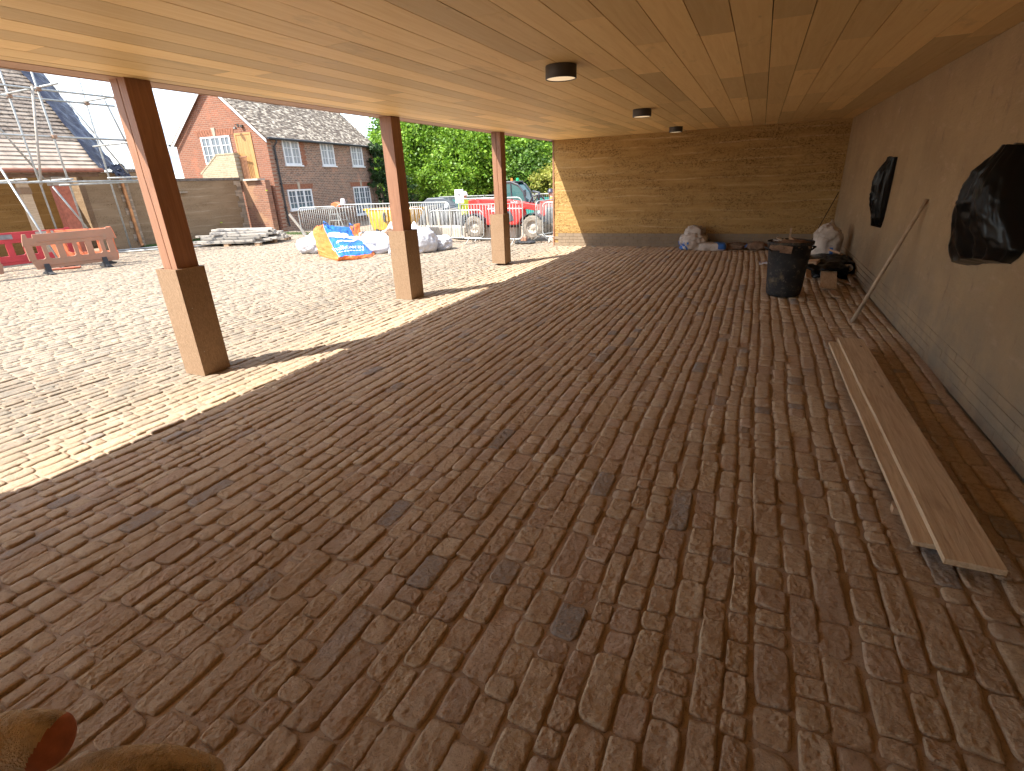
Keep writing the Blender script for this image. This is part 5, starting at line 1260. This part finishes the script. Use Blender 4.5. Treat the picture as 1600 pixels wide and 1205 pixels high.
van('dark grey car far back, left of the green sheeting', -18.4, 26.3, R(10), grey_b, 3.6, 1.45, -.45, True)
# small stone by the wall corner, saw base on the ground
lo = lump('round_stone', M['concrete'], (-5.55, 15.0, -.05), (.2, .18, .2), 4, None, 20, 12); tag(lo, 'small pale round stone at the foot of the earth wall corner', 'stone')
t = thing('rubber_base', 'black rubber barrier base with an orange lug lying on the paving edge', 'barrier base', (-6.15, 14.35, 0)); MB().box(-.30, .30, -.14, .14, 0, .07, ch=.03).build('base', M['rubber'], t); MB().box(-.12, .06, -.06, .06, .07, .19, ch=.01).build('lug', M['plastic_tan'], t)

# ------------------------------------------------------------------ yellow tipping skip and grey steps
sk = thing('tipping_skip', 'worn yellow tipping skip with sloping ends behind the barrier', 'skip', (-13.9, 17.6, -.02))
sm_ = MB().prism([(-.45, .08), (.95, .08), (1.55, .90), (-.75, .90)], 'y', 0, 1.0); o = tb('hopper', sm_, 'yellow', sk, .03)
MB().prism([(-.62, .86), (1.45, .86), (1.5, .93), (-.66, .93)], 'y', .06, .94).build('load', M['muck'], sk)
for xx in (-.3, .75): MB().box(xx, xx + .12, -.03, 1.03, 0, .14).build('skid', M['truckdark'], sk)
MB().box(.18, .40, -.06, .0, .44, .92, ch=.01).build('lifting_lug', M['yellow'], sk); MB().tube([(.25, -.09, .42), (.25, -.1, .70), (.30, -.12, .78)], .04, 8).build('hook', M['truckdark'], sk)
MB().box(-.80, 1.60, -.02, .03, .86, .93).build('rim', M['yellow'], sk)
st_ = thing('trestle_steps', 'grey folding trestle steps standing against the house front', 'steps', (-15.75, 17.0, 0), R(10))
for yy in (0, .5):
    MB().tube([(-.42, yy, 0), (-.12, yy, .98)], .022, 6).build('leg', M['steel'], st_); MB().tube([(.42, yy, 0), (.12, yy, .98)], .022, 6).build('leg', M['steel'], st_)
for z in (.25, .5, .75):
    w = .42 - .30 * z / .98; MB().box(-w, w, -.01, .51, z, z + .02).build('tread', M['steel'], st_)
MB().box(-.52, .75, -.06, .56, .985, 1.02).build('top_board', M['greyslab'], st_)
t = thing('cutting_machine', 'orange cutting machine with pale motor lying on the grey steps', 'power tool', (-15.6, 17.2, 1.022))
MB().prism([(-.38, 0), (.10, 0), (.14, .10), (-.12, .20), (-.34, .14)], 'y', -.1, .12).build('guard', M['plastic_orange'], t, bevel=.02)
MB().lathe([(0, .22), (.08, .21), (.1, .05), (.1, 0)], 14, (.22, 0, .10)).build('motor', M['helmet'], t, True); MB().tube([(.2, 0, .05), (.42, 0, .12), (.45, 0, .26)], .022, 6).build('handle', M['rubber'], t, True)
t = tag(MB().box(-.05, .05, -.02, .02, 0, 1.0, M=Matrix.Translation((-16.9, 16.4, 0)) @ Euler((R(10), R(-32), 0)).to_matrix().to_4x4()).build('timber', M['weathered']), 'short timber leaning at the corner of the house beside the barrier', 'timber')

# ------------------------------------------------------------------ pallet of formwork timbers
pl = thing('timber_pallet', 'low pallet stacked with whitish weathered scaffold timbers in front of the courtyard wall', 'pallet', (-17.0, 13.5, 0), R(15))
for yy in (-.9, 0, .9):
    for xx in (-1.2, 0, 1.2): MB().box(xx - .09, xx + .09, yy - .08, yy + .08, 0, .1).build('pallet_block', M['deal_x'], pl)
for k in range(7): MB().box(-1.35, 1.35, -1.0 + k * .31, -.86 + k * .31, .101, .125).build('pallet_slat', M['weathered'], pl)
g = random.Random(4)
for ly in range(5):
    nb = 11 - ly * 2
    for k in range(nb):
        yy = -.98 + (k + .5) * (1.96 / 11) + ly * .17 + g.uniform(-.02, .02); a = R(g.uniform(-5, 5)) + (R(12) if ly > 2 else 0); ln = g.uniform(1.1, 1.5) * (1 if ly < 3 else .75)
        MB().box(-ln, ln, -.06, .06, 0, .07, M=Matrix.Translation((g.uniform(-.2, .2), yy, .128 + ly * .082)) @ Matrix.Rotation(a, 4, 'Z') @ Matrix.Rotation(R(g.uniform(-1.2, 1.2)), 4, 'Y'), ch=.006).build('timber', M['weathered'], pl)
tag(MB().box(-.45, .45, -.08, .08, 0, .03, M=Matrix.Translation((-17.9, 12.35, 0)) @ Matrix.Rotation(R(55), 4, 'Z')).build('board', M['deal_x']), 'short brown board lying on the setts left of the timber pallet', 'board')
for i, (x, y, z) in enumerate(((-20.9, 15.7, .55), (-19.42, 17.1, 1.75))):
    tag(MB().lathe([(0, .0), (.04, .01), (.05, .03), (0, .035)], 10, (x, y, z)).build('yellow_cap', M['hivis_y']), ['bright yellow cap on the courtyard wall above the timber pallet', 'bright yellow cap on the brick beside the black downpipe'][i], 'cap')

# ------------------------------------------------------------------ plastic pedestrian barriers
def pbarrier(label, p, ang, mat, L_=2.0, foot=True, panel=False):
    t = thing('plastic_barrier', label, 'plastic barrier', (p[0], p[1], 0), ang, 'plastic pedestrian barriers')
    m = MB(); th = .022
    top = [(.10, .72), (.0, .72), (.02, .84), (.06, 1.0), (.13, 1.0), (.14, .90), (.24, .90), (.25, .98), (L_ - .18, .98), (L_ - .17, 1.01), (L_ - .06, 1.01), (L_ - .03, .90), (L_, .70), (L_ - .10, .72)]
    m.prism(top, 'y', -th, th)
    m.prism([(.12, .14), (L_ - .10, .14), (L_ - .06, .36), (.06, .36)], 'y', -th, th)
    xs_ = [.10, .40, .72, 1.04, 1.34, 1.64, L_ - .16]
    for k, xx in enumerate(xs_):
        w = .075 if k % 2 == 0 else .045
        m.prism([(xx - w, .359), (xx + w, .359), (xx + w, .721), (xx - w, .721)], 'y', -th, th)
        if k < len(xs_) - 1:   # arched tops of the openings
            x2 = xs_[k + 1]; m.prism([(xx, .721), (x2, .721), (x2, .66), (x2 - .06, .70), (xx + .06, .70), (xx, .66)], 'y', -th * .98, th * .98)
            m.prism([(xx, .359), (x2, .359), (x2, .43), (x2 - .09, .375), (xx + .09, .375), (xx, .43)][::-1], 'y', -th * .98, th * .98)
    m.box(.3, L_ - .3, -.034, .034, .79, .81); m.box(.2, L_ - .2, -.034, .034, .22, .24)
    m.build('panel', M[mat], t, bevel=.006)
    if foot:
        for xx in (.32, L_ - .42):
            MB().prism([(-.30, .0), (.30, .0), (.30, .03), (.10, .07), (.05, .26), (-.05, .26), (-.10, .07), (-.30, .03)], 'x', xx - .055, xx + .055).build('foot', M['rubber'], t, bevel=.008)
    return t
pbarrier('dusty tan plastic barrier with slotted panel, nearest of the barriers', (-16.25, 6.72), R(82), 'plastic_tan')
pbarrier('bright orange plastic barrier slanting back behind the right end of the tan one', (-17.75, 7.95), R(29), 'plastic_orange', 1.8)
b3 = pbarrier('crimson red plastic barrier with grey sticker at the back', (-18.5, 6.6), R(78), 'plastic_red', 2.2)
MB().box(.45, .85, -.03, -.024, .80, .93).build('sticker', M['greyslab'], b3); MB().box(1.35, 1.75, -.03, -.024, .86, .95).build('sticker', M['concrete'], b3)
pbarrier('pale tan plastic barrier cut off by the left edge of the photo', (-16.6, 4.35), R(85), 'plastic_tan', 2.0)

# ------------------------------------------------------------------ planks on the shed floor
def plank(label, a, b_, w, th, z, lbl2=None):
    a = Vector(a); b_ = Vector(b_); L_ = (b_ - a).length; ang = math.atan2(b_.x - a.x, b_.y - a.y)
    m = MB(); n = 14; vs = []; fs = []
    for k in range(n + 1):
        yy = L_ * k / n; dz = .004 * math.sin(k * .5); dx = .0015 * math.sin(k * 1.3)
        vs += [(dx, yy, dz), (w + dx, yy, dz), (w + dx, yy, th + dz), (dx, yy, th + dz)]
    for k in range(n):
        for j in range(4): fs.append((k * 4 + j, k * 4 + (j + 1) % 4, (k + 1) * 4 + (j + 1) % 4, (k + 1) * 4 + j))
    fs += [(3, 2, 1, 0), (n * 4, n * 4 + 1, n * 4 + 2, n * 4 + 3)]
    m.quadmesh(vs, fs); o = m.build('plank', M['deal'], None, bevel=.002); o.location = (a.x, a.y, z); o.rotation_euler = (0, R(0), -ang)
    return tag(o, label, 'plank')
plank('lower sawn plank, showing as a narrow strip along the left of the pair', (.875, 2.58), (.845, 5.95), .215, .026, .045)
plank('upper sawn plank with knots, lying on top and to the right of the other', (.955, 2.44), (.925, 6.02), .222, .030, .0735)
for i, y in enumerate((2.9, 5.6)): tag(MB().box(.86, 1.16, y, y + .05, .004, .0445).build('bearer', M['deal_x']), ['short timber bearer under the near end of the planks', 'short timber bearer under the far end of the planks'][i], 'bearer')

# ------------------------------------------------------------------ bin, pole, hanging bags and rubbish by the wall
bn = thing('rubble_bin', 'scuffed black plastic bin full of rubbish near the right-hand wall', 'bin', (.50, 8.55, .0), 0)
wob = lambda th, z: .02 * math.sin(2 * th + .6) * (z / .8)
MB().lathe([(0, .012), (.20, .010), (.228, .03), (.236, .09), (.262, .50), (.282, .74), (.300, .745), (.303, .785), (.288, .79), (.276, .745), (.255, .5), (.24, .30)], 48, wob=wob).build('bin_body', M['bin'], bn, True)
for a in (R(20), R(200)):
    MB().tube([(.28 * math.cos(a - .25), .28 * math.sin(a - .25), .66), (.33 * math.cos(a - .2), .33 * math.sin(a - .2), .70), (.33 * math.cos(a + .2), .33 * math.sin(a + .2), .70), (.28 * math.cos(a + .25), .28 * math.sin(a + .25), .66)], .014, 8).build('handle', M['bin'], bn, True)
rb = thing('bin_rubbish', 'muddy scraps and wood offcuts heaped inside the black bin', 'rubbish', (.50, 8.55, .70))
lump('muck', M['muck'], (0, 0, -.05), (.52, .52, .17), 7, rb, 40, 18, .3, .25)
for k in range(16):
    a = rnd.uniform(0, 6.3); r_ = rnd.uniform(0, .20); s_ = rnd.uniform(.03, .09)
    MB().box(-s_, s_, -s_ * .5, s_ * .5, -.008, .008, M=Matrix.Translation((r_ * math.cos(a), r_ * math.sin(a), .06 + rnd.uniform(0, .04))) @ Euler((rnd.uniform(-.6, .6), rnd.uniform(-.6, .6), a)).to_matrix().to_4x4()).build('scrap', M[rnd.choice(['muck', 'deal_x', 'muck', 'papersack'])], rb)
MB().box(-.012, .012, -.006, .006, -.1, .24, M=Matrix.Translation((-.02, .05, .02))).build('stick', M['deal_x'], rb)
tag(MB().box(-.075, .075, -.004, .004, -.05, .05, M=Matrix.Translation((.44, 8.247, .70)) @ Euler((R(-8), R(6), R(-8))).to_matrix().to_4x4()).build('trowel_plate', M['muck']), 'mud-caked flat plate hooked over the front rim of the black bin', 'plate')
lp = tag(MB().tube([(1.20, 7.09, .012), (1.605, 6.95, 1.40)], [.021, .019], 14).build('wooden_pole', M['pale_wood'], None, True), 'pale wooden pole leaning against the right-hand wall', 'pole')
tag(MB().tube([(1.12, 13.55, .01), (1.60, 13.98, 1.22)], .008, 8).build('thin_rod', M['dark'], None, True), 'thin dark rod leaning in the far corner of the shed', 'rod')

def hangbag(label, yc, zt, zb, wtop, wbot, dep, seed, skew=0.0, tilt=0.0, grp='black bags over the wall lights'):
    t = thing('black_bag', label, 'plastic bag', (XR, yc, zt), 0, grp)
    nu, nv = 72, 60; u = np.linspace(0, 1, nu)[:, None]; v = np.linspace(0, 1, nv)[None, :]
    H_ = zt - zb
    ww = wtop + (wbot - wtop) * np.clip(v * 1.12, 0, 1); ww = ww * (1 - .22 * np.clip((v - .88) / .12, 0, 1) ** 2)
    th = np.pi * (u)                       # half tube against the wall
    fold = (1 - 2 * np.abs(fbm(u * 7 + seed, v * 1.1 + seed * 2, 0, 4))) * .026 + .004 * fbm(u * 14, v * 4 + seed) + .010 * (1 - 2 * np.abs(fbm(u * 6 + v * 2.5, v * 3.5 - u * 2 + seed)))
    fold = fold * np.clip(v * 5, 0.25, 1)
    D = dep * (.45 + .55 * np.sin(np.pi * np.clip(v * .9 + .12, 0, 1)))
    Yl = -np.cos(th) * ww / 2 + skew * v + .25 * fold * -np.cos(th); Xl = -(np.sin(th) ** .7) * D - fold * np.sin(th) * 2.2
    Zl = -v * H_ + .018 * np.sin(th * 2 + seed) * v ** 3 + .012 * fbm(u * 6, v * 6) + 0 * u - tilt * v ** 2 * Yl
    grid_mesh('bag', np.stack([np.minimum(Xl, -.004), Yl, Zl], -1), M['bagblack'], t)
    # closed bottom
    c = np.stack([np.minimum(Xl, -.004)[:, -1], Yl[:, -1], Zl[:, -1]], -1); mid_ = c.mean(0)
    G_ = np.stack([c * (1 - a) + np.array([mid_[0] * .7, 1, 1]) * np.array([1, 0, 0]) * a + np.stack([c[:, 0] * 0, c[:, 1], c[:, 2]], -1) * a * np.array([0, 1, 1]) for a in np.linspace(0, 1, 6)], 1)
    G_[..., 2] -= np.linspace(0, .035, 6)[None, :] * np.sin(np.pi * u)
    G_[:, :, 0] = c[:, None, 0] * (1 - np.linspace(0, 1, 6)[None, :])
    grid_mesh('bag_bottom', G_, M['bagblack'], t)
    MB().lathe([(0, 0), (.05, 0), (.055, .05), (.0, .06)], 16).build('light_fitting', M['bronze'], t).matrix_local = Matrix.Translation((-.05, 0, -.03)) @ Matrix.Rotation(R(-90), 4, 'Y') @ Matrix.Scale(.8, 4)
    return t
hangbag('smaller narrow black bag hanging on the right-hand wall, farther from the camera', 8.95, 1.84, .97, .17, .36, .14, 2.0, .10)
hangbag('larger bulging black bag hanging on the right-hand wall at the edge of the photo', 4.86, 1.84, 1.07, .16, 1.05, .22, 5.0, .16, .16)

# bags against the end wall
def blue_on(x, y, z): return (((x < -.3) & (z < .1) & (y < .3)) | ((x > .35) & (x < .75) & (y < 0) & (z < -.2))).astype(int)
t = thing('cement_sack', 'crumpled open sack with blue print standing at the foot of the earth wall', 'sack', (-1.34, 13.62, 0), 0)
lump('sack_body', M['papersack'], (0, 0, 0), (.62, .50, .44), 21, t, 56, 30, .22, .26, ((1.5, .2, .3),), mats=[M['papersack'], M['blueprint']], mfun=lambda x, y, z: ((x < -.35) & (z < -.1) & (y < .1) & (np.sin(x * 14 + z * 9) > -.3)).astype(int))
lump('folded_top', M['papersack'], (.02, .02, .28), (.42, .34, .30), 25, t, 40, 20, .35, .35)
t = thing('cement_sack', 'flat full sack with blue panel lying beside the crumpled one', 'sack', (-.87, 13.52, 0), R(2))
lump('sack_body', M['papersack'], (0, 0, 0), (.62, .40, .20), 22, t, 60, 20, .05, .06, (), sq=5, mats=[M['papersack'], M['blueprint']], mfun=lambda x, y, z: ((x > .25) & (x < .95) & (z > -.55)).astype(int))
for i, (px_, py_) in enumerate(((-1.47, 13.37), (-1.12, 13.315))): pass
t = thing('rubbish_heap', 'low heap of brown sacking, earth and twigs along the earth wall', 'rubbish heap', (-.15, 13.65, 0))
lump('earth', M['muck'], (.25, .02, 0), (.42, .30, .22), 31, t, 30, 16, .3, .2); lump('cloth', M['muck'], (-.22, .05, 0), (.52, .36, .17), 32, t, 36, 16, .35, .35); lump('blue_scrap', M['blueprint'], (.05, .0, .05), (.22, .12, .09), 33, t, 20, 12, .3, .3)
m = MB()
for k in range(12):
    a = rnd.uniform(0, 3.1); p = Vector((rnd.uniform(-.4, .4), rnd.uniform(-.1, .1), .10 + rnd.uniform(0, .06))); m.tube([p, p + Vector((math.cos(a) * .16, math.sin(a) * .05, rnd.uniform(-.06, .04)))], .005, 5)
stuff(m.build('twigs', M['bark'], t))
for k in range(5):
    lo = lump('earth_clod', M['muck'], (-.45 + k * .13 + rnd.uniform(-.03, .03), 13.2 + rnd.uniform(-.06, .06), 0), (.07, .05, .035), 40 + k, None, 14, 8, .3, .2); tag(lo, 'small clod of earth on the setts in front of the rubbish heap', 'clod', 'clods of earth by the end wall')

# corner by the right-hand wall: big white sack, black sheet, offcuts
t = thing('white_sack', 'tall crumpled white sack with blue logo in the far right corner, behind the bin', 'sack', (1.24, 11.2, .18), 0)
lump('sack_body', M['papersack'], (0, 0, 0), (.46, .46, .66), 51, t, 60, 34, .2, .22, ((1.2, .3, .35),), mats=[M['papersack'], M['blueprint']], mfun=lambda x, y, z: ((np.abs(x - .25) < .13) & (y < 0) & (np.abs(z + .35) < .18)).astype(int))
o = lump('black_sheeting', M['bagblack'], (1.22, 10.6, 0), (.80, 1.3, .34), 52, None, 64, 30, .3, .35); tag(o, 'crumpled black plastic sheeting under the white sack', 'sheeting')
for k, (x, y, z, rx, ry, rz, w, l, th, lab_) in enumerate((
    (1.17, 9.50, .10, 6, 2, -5, .23, 1.05, .02, 'largest reddish board offcut leaning on the pile right of the bin'),
    (.90, 9.75, .12, 25, 20, 12, .09, .26, .02, 'small pale offcut standing between the bin and the pile'),
    (.98, 10.15, .26, 8, -6, -20, .16, .20, .05, 'square wooden block on top of the black sheeting'),
    (1.17, 8.62, .035, 0, 3, 4, .085, .42, .025, 'short narrow board lying nearest the camera by the bin'),
    (1.42, 9.55, .05, 0, 0, 24, .06, .55, .022, 'dark batten lying in the middle of the offcuts'),
    (1.50, 9.75, .07, 0, 0, -3, .045, 1.25, .04, 'long batten lying along the foot of the right-hand wall'),
    (1.30, 9.85, .04, 0, 0, 10, .10, .34, .03, 'brown offcut beside the large reddish board'),
    (1.38, 10.3, .10, 4, 0, 30, .05, .9, .02, 'thin lath slanting from the black sheeting'),
    (1.33, 10.55, .38, 12, 18, 50, .10, .24, .03, 'tan piece of wood lying on the black sheeting near the sack'))):
    mt = Matrix.Translation((x, y, z)) @ Euler((R(rx), R(ry), R(rz))).to_matrix().to_4x4()
    tag(MB().box(-w / 2, w / 2, -l / 2, l / 2, -th / 2, th / 2, M=mt, ch=.002).build('board_offcut', M['deal_x' if k not in (0,) else 'deal']), lab_, 'offcut', 'offcuts beside the bin')
t = tag(MB().lathe([(.055, -.09), (.06, -.09), (.06, .09), (.055, .09), (.05, .088), (.05, -.088), (.055, -.09)], 20).build('tape_roll', M['papersack'], None, True), 'pale tube-shaped roll among the offcuts by the wall', 'roll'); t.matrix_world = Matrix.Translation((1.47, 10.15, .17)) @ Euler((R(80), 0, R(30))).to_matrix().to_4x4()
lb_ = MB(); u = np.linspace(0, 1, 12)[:, None]; v = np.linspace(0, 1, 8)[None, :]
o = grid_mesh('paper_label', np.stack([.17 + u * .17 + 0 * v, 11.25 + v * .26 + 0 * u, .022 + .03 * fbm(u * 4, v * 4) + .02 * u], -1), M['whiteprint']); tag(o, 'crumpled white paper label with dark print on the setts left of the bin', 'label')
text_mesh('print', 'BLUE', .10, M['blueprint'], Matrix.Translation((.26, 11.34, .062)), None, .001).parent = o

# ------------------------------------------------------------------ gloved hand of the person with the camera
hd = thing('gloved_hand', 'beige knitted work glove with red rubber palm, close up in the bottom left corner', 'hand', (-.40, .02, 1.36))
J = [((-.683, -.119, 1.081), .036), ((-.560, -.060, 1.200), .034), ((-.484, -.021, 1.278), .040),
     ((-.408, .008, 1.385), .024), ((-.385, .030, 1.441), .0185), ((-.352, .050, 1.468), .0170), ((-.3195, .0680, 1.4640), .0140),
     ((-.425, .002, 1.345), .024), ((-.360, .036, 1.405), .0185), ((-.306, .066, 1.4385), .0170), ((-.272, .083, 1.4385), .0165), ((-.249, .098, 1.420), .0130),
     ((-.413, .005, 1.315), .022), ((-.348, .045, 1.355), .0165), ((-.292, .070, 1.372), .0155), ((-.262, .083, 1.362), .013),
     ((-.420, .000, 1.290), .020), ((-.350, .036, 1.305), .015), ((-.300, .060, 1.312), .0135), ((-.276, .070, 1.304), .011),
     ((-.400, -.020, 1.30), .020), ((-.352, .000, 1.335), .017), ((-.318, .020, 1.352), .014)]
E_ = [(0, 1), (1, 2), (2, 3), (3, 4), (4, 5), (5, 6), (2, 7), (7, 8), (8, 9), (9, 10), (10, 11), (2, 12), (12, 13), (13, 14), (14, 15), (2, 16), (16, 17), (17, 18), (18, 19), (2, 20), (20, 21), (21, 22)]
off_ = Vector(hd.location); J = [((Vector(p) - off_)[:], r_ * 1.08) for p, r_ in J]
tipA = Vector((-.316, .068, 1.457)) - off_; midA = Vector((-.355, .048, 1.4585)) - off_
pB = [Vector(J[i][0]) for i in (8, 9, 10)]
def gfun(c):
    for a_, b_ in ((pB[0], pB[1]), (pB[1], pB[2])):
        k_ = max(0, min(1, (c - a_).dot(b_ - a_) / (b_ - a_).length_squared))
        if (c - a_ - (b_ - a_) * k_).length < .0205: return 0
    d_ = (tipA - midA).normalized(); s_ = (c - midA).dot(d_); near_ = (c - tipA).length < .0225
    return 1 if near_ and s_ - .5 * (c.z - midA.z) > .018 else 0
skin_body('glove', J, E_, [M['knit'], M['latex']], gfun, hd, 4, 2)
